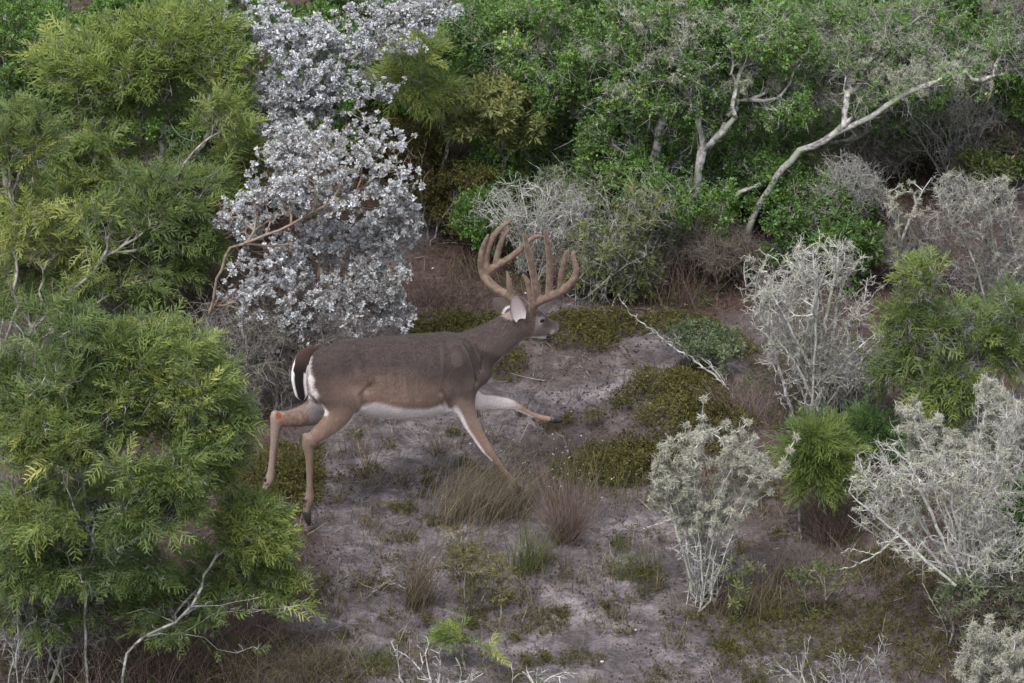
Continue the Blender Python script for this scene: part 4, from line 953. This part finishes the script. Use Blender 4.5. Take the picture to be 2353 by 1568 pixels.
# centre back
plant('young_tree', 'tree', 'thin forked sapling with long green feathery top between silver bush and green trees', (985, 520),
      [(960, 110, 55, 65, .1, .2), (1000, 200, 70, 60, 0, .2), (920, 180, 40, 40, 0, .15)], 'fine', 60, 140, bark='bark_pale', per=9, size=1.25, rmax=.012, tip_r=.003, tb=-.06, stems=1,
      limbs=[([(985, 520), (1005, 440), (1030, 330), (1050, 260), (1080, 200)], 0), ([(1030, 330), (1010, 260), (970, 190), (960, 120)], .05)])
plant('narrow_leaf_bush', 'bush', 'yellow-green narrow-leaved bush in front of the green trees, right of the sapling', (1160, 520), [(1150, 220, 70, 55, 0, .25), (1190, 290, 70, 60, 0, .25), (1080, 290, 50, 40, 0, .2)], 'narrow', 90, 141, per=9, size=1.2, tb=.15, rmax=.012)
plant('leafy_tree', 'tree', 'bright green small-leaved tree at the top centre, right of the silver bush', (1260, 470),
      [(1130, 90, 110, 90, .2), (1260, 130, 150, 130, 0), (1200, 280, 150, 90, 0), (1370, 250, 120, 110, 0), (1120, 400, 80, 50, -.1), (1290, 380, 130, 70, -.1), (1400, 380, 90, 60, -.1), (1180, 380, 90, 60, 0), (1100, 470, 70, 50, -.1)], 'green', 760, 142, per=17, rmax=.022, stems=5, lich=2500, tb=.06, twl=1000, twn=.16, bark='bark_pale', moss=[(1230, 110, 28), (1210, 150, 24), (1350, 250, 26), (1400, 310, 24), (1280, 60, 20)])
plant('leafy_tree', 'tree', 'grey-trunked tree with forked pale trunks and tan moss in its crown', (1560, 590),
      [(1500, 60, 150, 100, .3), (1620, 150, 150, 110, .2), (1480, 200, 90, 70, .1), (1750, 100, 130, 90, .3), (1620, 260, 100, 50, .2), (1780, 230, 100, 60, .2), (1450, 420, 90, 60, -.1, .3), (1530, 460, 70, 50, -.3, .3), (1440, 320, 120, 80, .3), (1690, 370, 110, 70, .5, .3), (1790, 340, 110, 60, .5, .3), (1560, 380, 70, 60, .5, .3)], 'green', 900, 143, per=14, rmax=.034, expo=.42, bark='bark_pale', lich=2600, tb=.02, tip_r=.0026, stems=3, alpha=.3, twl=1300, twn=.16, wig=.2,
      limbs=[([(1540, 600), (1560, 520), (1600, 440), (1605, 380), (1612, 310), (1595, 235), (1560, 200)], 0), ([(1600, 420), (1615, 345), (1660, 300), (1690, 270)], 0), ([(1600, 590), (1635, 550), (1662, 480), (1700, 440), (1745, 425)], .1),
             ([(1550, 560), (1500, 380), (1515, 300), (1535, 235), (1570, 215)], .2), ([(1535, 600), (1545, 530), (1580, 470), (1590, 400)], -.05)],
      moss=[(1420, 120, 34), (1500, 60, 30), (1560, 110, 34), (1470, 170, 26), (1570, 170, 30), (1620, 130, 26), (1700, 60, 26), (1650, 20, 34), (1560, 20, 30), (1800, 200, 26), (1750, 260, 26), (1690, 200, 24), (1460, 90, 34), (1530, 140, 34), (1600, 80, 30), (1480, 30, 30), (1440, 200, 24), (1540, 210, 24)])
plant('leafy_tree', 'tree', 'green tree with a long pale limb leaning right and mossy grey crown', (1850, 520),
      [(1950, 90, 180, 90, .3), (2070, 170, 130, 80, .2), (1900, 200, 110, 70, .2), (2230, 140, 150, 70, .3), (2100, 60, 150, 60, .4), (2300, 100, 90, 70, .3), (1960, 270, 90, 50, .6, .3), (2060, 250, 90, 40, .5, .3), (1880, 300, 60, 50, .6, .3)], 'green', 480, 144, per=12, rmax=.022, expo=.40, bark='bark_pale', lich=3600, tip_r=.0026, tb=.04, stems=2, alpha=.3, twl=2600, twn=.15, wig=.2,
      limbs=[([(1690, 600), (1730, 500), (1780, 410), (1838, 345), (1920, 308), (2000, 268), (2080, 215), (2190, 172)], -.35), ([(1920, 308), (1960, 262), (2040, 215), (2085, 188)], -.35), ([(1960, 262), (1975, 230), (2010, 200)], -.35)],
      moss=[(2060, 90, 34), (2110, 120, 36), (2150, 140, 34), (2180, 110, 26), (2020, 170, 30), (2090, 200, 30), (1910, 230, 30), (1930, 260, 24), (2250, 130, 24), (1880, 100, 24), (1830, 110, 30), (2000, 120, 26), (2130, 80, 34), (2200, 160, 30), (2050, 150, 34), (1960, 160, 30), (2120, 190, 26), (1780, 160, 28), (1860, 60, 26)])
plant('leafy_bush', 'bush', 'dark green leafy bush against the grey trunks, right of the lowest trunk', (1740, 640), [(1750, 500, 110, 70, 0), (1800, 560, 80, 55, 0), (1680, 430, 90, 45, .1), (1860, 440, 80, 60, .2), (1930, 480, 70, 70, .1), (1700, 580, 60, 40, 0)], 'green', 380, 145, per=9, tb=-.12, twl=500, gap=-.1, rmax=.02, lich=500)
plant('leafy_bush', 'bush', 'bright green leafy clump low in front of the trunks', (1540, 540), [(1530, 430, 80, 40, 0, .25), (1470, 400, 60, 35, 0, .2), (1570, 470, 50, 25, 0, .2)], 'green', 150, 146, per=14, tb=.05, rmax=.015)
plant('twig_bush', 'bush', 'pale fan-shaped bare bush directly behind the antlers', (1215, 640), [(1220, 480, 140, 75, 0), (1180, 440, 90, 45, 0), (1290, 520, 80, 70, 0)], 'bare', 200, 147, fan=44, bark='bark_white', stems=7, rmax=.010, tip_r=.0024, expo=.3, alpha=.9, shell=.2, twl=1200, twn=.08, spread=.06)
plant('sparse_bush', 'bush', 'thin-stemmed yellow-green bush with sparse leaves right of the antlers', (1400, 690), [(1400, 560, 100, 120, 0), (1450, 470, 90, 60, 0), (1340, 620, 70, 70, 0), (1460, 620, 60, 60, 0)], 'narrow', 300, 148, fan=24, leaf='yellow', per=2.6, size=.9, bark='bark_pale', stems=6, rmax=.008, tb=.05, spread=.12, twl=900, twn=.12, gap=-.1)
plant('sparse_bush', 'bush', 'sparse grey-green bush between the antlers and the grey tree foot', (1440, 640), [(1320, 440, 110, 60, .2), (1340, 540, 80, 70, .1), (1440, 590, 90, 70, 0), (1510, 530, 60, 70, 0)], 'narrow', 260, 149, fan=16, leaf='grey_green', per=3.0, size=.9, stems=5, rmax=.008, tb=.0, twl=700, twn=.12, bark='bark_pale', gap=-.1)
plant('leafy_bush', 'bush', 'dark olive bush in shade under the sapling', (1000, 560), [(990, 430, 80, 70, .2), (960, 320, 70, 60, .3), (1060, 500, 70, 40, 0), (1080, 420, 60, 40, 0)], 'green', 220, 150, leaf='mat', per=9, tb=-.1, rmax=.015)
# understory tangles that close the gaps between the bigger plants
US = [(1330, 600, 90, 50, 'brown twigs low behind the near antler', 'bark_brown'), (1660, 560, 110, 60, 'grey-brown twigs at the foot of the grey trunks', 'bark_brown'),
      (1850, 400, 110, 70, 'brown twig tangle under the leaning pale limb', 'bark_brown'), (2000, 330, 110, 60, 'grey twig tangle below the green crown on the right', 'bark_grey'), (2300, 330, 90, 70, 'brown twig tangle at the right edge below the green crown', 'bark_brown'),
      (2100, 560, 90, 60, 'grey twig tangle left of the purplish thicket', 'bark_grey'), (2010, 520, 70, 60, 'grey-brown twigs above the round bare shrub', 'bark_brown'), (1700, 380, 90, 50, 'dark twigs between grey tree and leaning limb', 'bark_brown'),
      (1960, 860, 80, 70, 'grey twigs between the round bare shrub and the yellow-tipped bush', 'bark_pale'), (2250, 960, 110, 60, 'grey twigs in front of the yellow-tipped feathery bush', 'bark_pale'), (300, 760, 130, 60, 'grey twigs between the two feathery bushes on the left', 'bark_grey'),
      (450, 640, 90, 70, 'brown twigs left of the large silver bush', 'bark_brown'), (2280, 1400, 110, 70, 'grey-brown tangle low at the right edge', 'bark_brown'), (1080, 330, 70, 60, 'thin brown twigs right of the sapling', 'bark_grey')]
for k, (x, y, rx, ry, lb, bk) in enumerate(US):
    plant('twig_bush', 'bush', lb, (x, y + ry + 40), [(x, y, rx, ry, .05, rx / PXM * .9)], 'bare', int(rx * ry / 26), 500 + k, bark=bk, stems=6, rmax=.008, tip_r=.0019, expo=.28, alpha=.6, shell=.1, twl=int(rx * ry / 6), twn=.11, group='twig tangles under the bushes', spread=.12)
GS = [(1130, 500, 90, 60, 'mid green bush in the gap behind the far antler', 'green', 'green'), (1620, 480, 90, 50, 'leafy growth wrapped round the middle trunk', 'green', 'green'), (1950, 560, 70, 60, 'dark green sprouts above the round bare shrub', 'narrow', 'green'), (1820, 330, 110, 50, 'green sprouts below the crowns, above the leaning limb', 'green', 'green'),
      (1775, 440, 75, 70, 'green leafy bush in front of the foot of the leaning limb', 'green', 'green'), (1330, 400, 120, 60, 'green leafy growth above the antlers', 'green', 'green'), (1110, 420, 70, 60, 'green leafy growth right of the sapling stem', 'green', 'green'),
      (2040, 300, 80, 40, 'olive sprouts behind the leaning limb', 'narrow', 'yellow'), (2300, 300, 90, 50, 'green sprigs at the right edge beneath the crown', 'narrow', 'yellow'), (1260, 330, 110, 60, 'green growth low in the leafy tree at the centre', 'green', 'green'), (560, 360, 70, 110, 'dark green growth between the yellowish bush and silver bush', 'fine', 'fern_olive'), (930, 330, 80, 70, 'dark olive growth right of the silver bush', 'narrow', 'mat')]
for k, (x, y, rx, ry, lb, kd, lf) in enumerate(GS):
    plant('leafy_bush', 'bush', lb, (x, y + ry + 50), [(x, y, rx, ry, .0, rx / PXM * .8)], kd, int(rx * ry / 40), 530 + k, leaf=lf, per=9 if kd == 'green' else 5, rmax=.010, stems=4, tb=-.05, group='green bushes at the back', twl=150)
# right side
plant('bare_shrub', 'shrub', 'round bare grey shrub of dense thorny twigs, right of the dead branch', (1880, 950),
      [(1850, 690, 140, 140, 0), (1900, 620, 120, 80, .1), (1800, 620, 90, 80, .1), (1850, 820, 120, 80, -.1), (1780, 790, 70, 50, 0), (1970, 660, 70, 80, .1), (1880, 890, 100, 60, -.1), (1760, 700, 70, 90, 0), (1960, 760, 90, 90, 0)], 'bare', 850, 160, fan=30, bark='bark_white', stems=6, rmax=.014, tip_r=.0027, expo=.32, alpha=.6, shell=.1, twl=1500, twn=.06, lich=700, wig=.26, gap=-.15)
plant('lichen_shrub', 'shrub', 'vase-shaped shrub crusted with pale lichen, standing alone in the clearing', (1610, 1375),
      [(1640, 1030, 120, 75, 0, .16), (1560, 1080, 65, 60, 0, .15), (1740, 1060, 70, 60, 0, .15), (1640, 1130, 125, 70, 0, .18), (1660, 1090, 90, 70, 0, .16), (1610, 1230, 80, 50, 0), (1640, 1290, 50, 40, 0, .15), (1530, 1130, 35, 45, 0)], 'bare', 180, 161, fan=34, bark='bark_white', stems=9, rmax=.013, tip_r=.0034, expo=.3, shell=.35, lich=9500, twl=1700, twn=.045, alpha=.8, up=.9, wig=.16, spread=.06,
      limbs=[([(1625, 1000), (1612, 960), (1617, 915)], 0), ([(1770, 1090), (1800, 1060), (1830, 1005)], 0)])
plant('bare_shrub', 'shrub', 'wide bare grey shrub at the right edge on two thin forked stems', (2175, 1490),
      [(2060, 1120, 110, 70, 0), (2160, 1120, 120, 90, 0), (2200, 1230, 150, 80, 0), (2090, 1200, 110, 60, 0), (2290, 1130, 90, 120, .1), (2300, 1280, 80, 110, 0), (2030, 1080, 70, 50, 0), (2310, 1000, 60, 90, .1)], 'bare', 600, 162, bark='bark_white', stems=1, rmax=.014, tip_r=.0026, expo=.32, shell=.15, twl=1300, twn=.09, alpha=.35, lich=1200, wig=.16, gap=-.2, up=.1,
      limbs=[([(2178, 1490), (2165, 1420), (2140, 1380), (2120, 1340), (2120, 1290), (2100, 1240)], 0), ([(2165, 1420), (2185, 1370), (2180, 1300), (2190, 1220)], 0), ([(2180, 1500), (2195, 1400), (2210, 1360), (2270, 1320), (2330, 1310)], .02)] + [([(2195 + 6 * i, 1345 - 3 * i), ((2195 + tx) / 2 + 10, (1345 + ty) / 2 + 12), (tx, ty)], .01 * i - .1 + .3 * ((i * 7) % 5) / 5) for i, (tx, ty) in enumerate([(1950, 1130), (1965, 1065), (2010, 1015), (2060, 990), (1990, 1190), (2100, 960), (2160, 960), (2250, 930), (2310, 960), (2345, 1060), (1945, 1185), (2030, 1250), (2130, 1030), (2290, 1060), (2350, 1180), (2060, 1110)])])
plant('lichen_shrub', 'shrub', 'tall lichen-crusted shrub with curling white limbs at the right edge', (2230, 1320),
      [(2110, 960, 50, 50, .1), (2150, 1020, 60, 50, .1), (2290, 900, 50, 60, .1), (2310, 960, 50, 60, .1), (2260, 1040, 80, 60, .1)], 'bare', 130, 163, fan=16, bark='bark_white', rmax=.013, tip_r=.0032, expo=.3, alpha=.6, lich=8000, shell=.3, twl=1900, twn=.05, stems=3, up=.6)
plant('lichen_shrub', 'shrub', 'pale lichen shrub cut by the lower right corner', (2300, 1700), [(2270, 1540, 90, 60, 0), (2330, 1480, 50, 50, 0), (2250, 1480, 30, 60, 0), (2330, 1580, 70, 50, 0)], 'bare', 80, 164, fan=16, bark='bark_white', rmax=.013, tip_r=.0034, expo=.3, alpha=.7, lich=7500, shell=.3, twl=1500, twn=.05, stems=4, up=.6)
plant('bare_shrub', 'shrub', 'purplish-grey bare thicket at the right edge behind the feathery bush', (2290, 720),
      [(2230, 470, 110, 80, 0), (2290, 560, 100, 80, 0), (2180, 520, 70, 60, 0), (2330, 640, 70, 80, 0), (2220, 620, 60, 60, 0)], 'bare', 420, 165, fan=26, bark='bark_pale', stems=5, rmax=.013, tip_r=.0022, expo=.33, alpha=.6, shell=.1, twl=2300, twn=.08, lich=900, gap=-.2)
plant('bare_shrub', 'shrub', 'fan-shaped leafless shrub below the leaning pale limb', (2190, 440), [(2180, 240, 120, 70, 0), (2250, 260, 80, 50, 0), (2120, 280, 60, 50, 0), (2200, 330, 80, 40, 0)], 'bare', 200, 166, fan=26, bark='bark_pale', stems=6, rmax=.012, tip_r=.0019, expo=.32, alpha=.6, shell=.3, twl=900, twn=.10, spread=.03)
plant('bare_shrub', 'shrub', 'low tangle of curved bare twigs left of the fan-shaped shrub', (1960, 620), [(1960, 420, 80, 60, 0), (1930, 480, 60, 50, 0), (2040, 430, 50, 60, 0)], 'bare', 260, 167, bark='bark_pale', stems=3, rmax=.010, tip_r=.0018, expo=.3, alpha=.6, shell=.2, twl=1300, twn=.09)
plant('dead_sapling', 'sapling', 'slender pale dead sapling forking upward, above the yellow-tipped feathery bush', (2072, 660), [(2080, 470, 50, 60, 0, .2)], 'bare', 30, 168, bark='bark_white', rmax=.016, tip_r=.0035, lich=260, limbs=[([(2072, 640), (2068, 560), (2055, 480), (2040, 440)], 0), ([(2068, 560), (2090, 500), (2120, 440), (2140, 410)], 0)], spike=60)
plant('twig_bush', 'bush', 'grey-brown twiggy thicket in the top right corner', (2320, 330), [(2310, 60, 70, 80, 0), (2280, 130, 60, 60, 0), (2330, 200, 60, 60, 0)], 'bare', 500, 169, bark='bark_grey', stems=6, rmax=.010, tip_r=.0022, expo=.3, alpha=.6, shell=.1, twl=2200, twn=.10)
plant('feathery_bush', 'bush', 'yellow-tipped feathery bush on the right behind the lichen shrub', (2160, 1060),
      [(2120, 630, 75, 60, 0), (2100, 760, 110, 90, 0), (2180, 870, 110, 90, 0), (2230, 760, 110, 80, .1), (2310, 820, 80, 90, .1), (2050, 850, 60, 60, 0), (2170, 950, 90, 40, 0), (2320, 700, 60, 50, .1)], 'fern', 400, 170, leaf='fern_olive', per=4.0, size=1.0, rmax=.010, stems=8, tb=-.02, bark='bark_pale', twl=2000, twn=.12, gap=-.1)
plant('feathery_bush', 'bush', 'small round bright olive feathery bush between two lichen shrubs', (1895, 1235), [(1880, 1010, 70, 55, 0), (1890, 1090, 75, 50, 0), (1850, 1050, 55, 50, 0), (1930, 1060, 45, 50, 0)], 'fine', 190, 171, leaf='fern_olive', per=6, size=1.0, rmax=.008, stems=7, tb=-.12, spread=.12)
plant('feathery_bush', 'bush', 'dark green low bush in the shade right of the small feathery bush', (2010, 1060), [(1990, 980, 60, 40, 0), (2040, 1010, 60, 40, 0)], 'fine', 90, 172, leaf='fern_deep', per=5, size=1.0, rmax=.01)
plant('leafy_bush', 'bush', 'bright green leafy bush cut by the right edge beside the wide bare shrub', (2380, 1420), [(2360, 1170, 40, 50, 0), (2370, 1250, 45, 60, 0)], 'green', 120, 173, per=14, size=1.3, tb=.15, rmax=.01)
plant('leafy_bush', 'bush', 'yellow-green weedy bush right of the purplish bare thicket’s top', (2260, 480), [(2270, 390, 60, 40, 0), (2230, 360, 50, 30, 0)], 'narrow', 60, 174, per=3, tb=-.15, rmax=.01)
plant('twig_bush', 'bush', 'hanging grey-green tangle under the wide bare shrub', (2290, 1500), [(2270, 1380, 100, 70, 0), (2330, 1420, 60, 70, 0)], 'narrow', 260, 175, leaf='grey_green', per=2, size=.8, bark='bark_brown', rmax=.012, tip_r=.0022, shell=.1, spike=600, stems=4, tb=-.1)
# lower left
plant('feathery_bush', 'bush', 'huge feathery green bush filling the lower left, in front of the hind leg', (130, 1540),
      [(200, 830, 170, 100, 0), (380, 880, 160, 110, .1), (480, 960, 110, 90, .1), (150, 980, 190, 130, -.1), (350, 1040, 190, 110, -.2), (490, 1050, 90, 100, .1), (70, 880, 120, 110, 0), (120, 1160, 150, 80, -.3), (330, 1150, 150, 70, -.3), (230, 1270, 190, 80, -.2), (60, 1280, 110, 90, -.2), (60, 1180, 120, 90, .2), (250, 1150, 130, 90, .3), (280, 1390, 190, 70, -.1), (70, 1400, 110, 70, -.1), (90, 760, 140, 60, .1), (340, 800, 150, 60, .1)], 'fern', 1650, 180, per=5.2, size=.95, rmax=.0075, expo=.36, stems=14, spread=.22, bark='bark_pale', tip_r=.0022, tb=.0, gap=-.3, twl=1600, twn=.12,
      limbs=[([(200, 1650), (200, 1560), (195, 1400), (215, 1300), (290, 1250), (370, 1210), (425, 1190)], -.2), ([(55, 1590), (60, 1560), (80, 1420), (60, 1300), (10, 1240)], -.1), ([(110, 1640), (110, 1560), (120, 1440), (110, 1380), (170, 1320), (200, 1290)], -.1), ([(95, 1620), (90, 1560), (70, 1480), (60, 1380), (75, 1330)], -.05), ([(10, 1250), (60, 1340), (130, 1400), (140, 1480), (130, 1560), (130, 1640)][::-1], -.1)], lich=1200)
plant('feathery_bush', 'bush', 'lower lobe of green feathery growth reaching right over pale forked branches', (330, 1540),
      [(560, 1230, 110, 90, 0), (600, 1330, 90, 60, 0), (470, 1280, 110, 90, 0), (400, 1370, 120, 60, 0), (570, 1190, 70, 50, .1), (310, 1300, 100, 60, -.1)], 'fern', 520, 181, per=5.2, size=.9, rmax=.0075, stems=5, bark='bark_pale', tb=.0, gap=-.1, twl=900,
      limbs=[([(275, 1610), (290, 1500), (330, 1460), (400, 1430), (440, 1395), (540, 1385), (600, 1370)], -.4), ([(330, 1460), (420, 1455), (490, 1410), (540, 1400), (640, 1398), (700, 1392)], -.4), ([(420, 1455), (470, 1462), (500, 1490), (545, 1500), (580, 1485)], -.4), ([(400, 1430), (330, 1400), (290, 1410)], -.4)])
plant('twig_bush', 'bush', 'thicket of thin pale upright stems in the lower left corner', (60, 1560), [(60, 1400, 110, 90, 0), (180, 1420, 80, 80, 0), (30, 1290, 60, 60, 0)], 'bare', 260, 182, fan=30, bark='bark_pale', stems=16, spread=.24, rmax=.013, tip_r=.0022, expo=.32, alpha=.9, up=.6, shell=.1, twl=900, twn=.10)
# small things of the clearing
def dead_branch(label, lines, Y, rr, seed, spk, name='dead_branch', bark='bark_white'):
    r = rng(seed); p0 = V(lines[0][0][0], lines[0][0][1], Y); root = tag(empty(name, p0), label, 'branch')
    vs, fs, o = [], [], 0
    for li, ln in enumerate(lines):
        q = resamp([V(a[0], a[1], Y + (a[2] if len(a) > 2 else 0)) for a in ln], len(ln) * 6); q[1:-1] += r.normal(size=(len(q) - 2, 3)) * .004
        d = nrm(np.gradient(q, axis=0)); R1 = np.linspace(rr * (1 if li == 0 else .65), rr * .25, len(q))
        v, f = tubes(q[:-1], q[1:], d[:-1], d[1:], R1[:-1], R1[1:], 6); vs.append(v); fs.append(f + o); o += len(v)
        v, f = spikes(q, r, spk, .07, .0016); f = np.concatenate([f, f[:, 2:]], 1); vs.append(v); fs.append(f + o); o += len(v)
    v = np.concatenate(vs); fq_ = np.concatenate([f for f in fs]); tri = fq_[:, 2] == fq_[:, 3]
    child('wood', v, [fq_[~tri], fq_[tri][:, :3]], M[bark], root); return root
dead_branch('long pale dead branch slanting up leftward, left of the round bare shrub', [[(1695, 925, .02), (1660, 880, .1), (1600, 830, .2), (1550, 800, .3), (1500, 760, .35), (1450, 720, .4), (1420, 675, .45)], [(1690, 920, .02), (1640, 850, .15), (1580, 800, .3), (1520, 780, .4), (1510, 765, .4)], [(1670, 890, .1), (1640, 840, .2), (1590, 812, .3), (1540, 790, .35)], [(1600, 830, .2), (1570, 800, .3), (1555, 775, .3)]], float(G(1695, 925)[1]), .008, 200, 34, bark='bark_pale')
dead_branch('short white twig lying left of the lichen-crusted shrub', [[(1560, 1185), (1520, 1200), (1468, 1218)]], float(G(1500, 1212)[1]) + .02, .006, 201, 4)
dead_branch('curved pale branch lying on the ground right of the lichen-crusted shrub', [[(2070, 1225, 0), (2010, 1275, 0), (1960, 1300, -.05), (1900, 1310, -.05), (1850, 1308, -.05)], [(2010, 1275), (1960, 1262), (1930, 1272)]], float(G(1960, 1330)[1]) + .05, .007, 202, 5)
dead_branch('thin grey forked twig lying in the lower clearing left of the wispy grass', [[(960, 1360), (900, 1340), (850, 1350), (790, 1310)], [(880, 1345), (830, 1380), (800, 1395)], [(800, 1320), (770, 1340), (760, 1390)]], float(G(880, 1370)[1]), .0045, 203, 8, bark='bark_grey')
dead_branch('short pale log on the ground right of the round bare shrub’s foot', [[(1985, 1012), (2010, 1010), (2035, 1012)]], float(G(2010, 1016)[1]), .016, 204, 0)
plant('weed', 'weed', 'low sparse thorny bush with pale forked stems in the lower clearing', (1100, 1390), [(1090, 1300, 70, 50, 0, .2), (1110, 1350, 60, 30, 0, .18), (1060, 1250, 40, 35, 0, .12)], 'narrow', 130, 190, leaf='mat', per=5, size=.5, bark='bark_grey', rmax=.004, fan=12, tip_r=.0022, tb=.2, stems=3)
plant('seedling', 'sapling', 'small bright green feathery seedling near the bottom edge', (1090, 1540), [(1040, 1470, 50, 35, 0, .12), (1110, 1500, 50, 25, 0, .12)], 'fern', 26, 191, per=4, size=.7, tb=.2, rmax=.006)
plant('seedling', 'sapling', 'bare grey saplings at the bottom edge beside the green seedling', (1010, 1640), [(960, 1520, 70, 60, 0, .15), (1050, 1560, 60, 50, 0, .15), (900, 1480, 20, 30, 0, .1)], 'bare', 46, 192, bark='bark_white', stems=6, spread=.08, rmax=.006, tip_r=.003, spike=150)
plant('seedling', 'sapling', 'forked bare grey twigs at the bottom edge right of the green seedling', (1235, 1650), [(1280, 1530, 50, 50, 0, .12), (1210, 1560, 40, 40, 0, .12)], 'bare', 30, 193, bark='bark_white', stems=3, rmax=.006, tip_r=.003, spike=90)
plant('seedling', 'sapling', 'fine pale thorny sapling in the bottom right foreground', (1890, 1640), [(1810, 1540, 60, 50, 0, .2), (1880, 1520, 60, 60, 0, .2), (1960, 1540, 60, 50, 0, .2), (2010, 1490, 40, 40, 0, .15)], 'bare', 110, 194, bark='bark_pale', stems=6, spread=.15, rmax=.006, tip_r=.0022, spike=300)
plant('weed', 'weed', 'yellow-leaved weed at the foot of the lichen-crusted shrub', (1700, 1400), [(1700, 1310, 40, 40, 0, .12), (1680, 1350, 30, 30, 0, .1)], 'narrow', 22, 195, leaf='yellow', per=3, size=.7, rmax=.004, tb=-.05)
plant('weed', 'weed', 'narrow-leaved yellowish weed between lichen shrub and small feathery bush', (1880, 1400), [(1860, 1310, 40, 25, 0, .1), (1920, 1320, 50, 25, 0, .1)], 'narrow', 26, 196, leaf='yellow', per=3, size=.7, rmax=.004, tb=-.1)
plant('weed', 'weed', 'low grey-green weeds under the dead branch', (1620, 850), [(1600, 770, 60, 30, 0, .2), (1650, 790, 60, 30, 0, .2), (1560, 780, 40, 20, 0, .15)], 'narrow', 110, 197, leaf='grey_green', per=5, size=.7, rmax=.005, tb=-.25, stems=5, spread=.12)
# a few orange dead leaves caught in the bushes, white pebbles on the sand
lbs = [((1383, 1510), 'largest white pebble in the lower clearing'), ((1040, 1458), 'white pebble left of the low thorny bush'), ((1094, 1462), 'white pebble below the low thorny bush'), ((1460, 1440), 'white pebble right of the largest one'), ((998, 1272), 'small white pebble on bare sand below the golden grass'), ((1178, 1008), 'white pebble under the outstretched front leg'), ((1080, 1020), 'white pebble between the front legs')]
for k, ((x, y), lb) in enumerate(lbs):
    rr = rng(400 + k); g = base_pt(x, y); s = .012 if k == 0 else .007
    m3 = ellipsoid(np.array([g[0], g[1], g[2] + s * .4]), (EU * s, EV * s * .8, EW * s * .6)); v = m3[0] + rr.normal(size=m3[0].shape) * s * .05
    o = mk('pebble', v - g, [m3[1], m3[2]], M['flower'], tint=np.full(len(v), .8)); o.location = g; tag(o, lb, 'pebble')
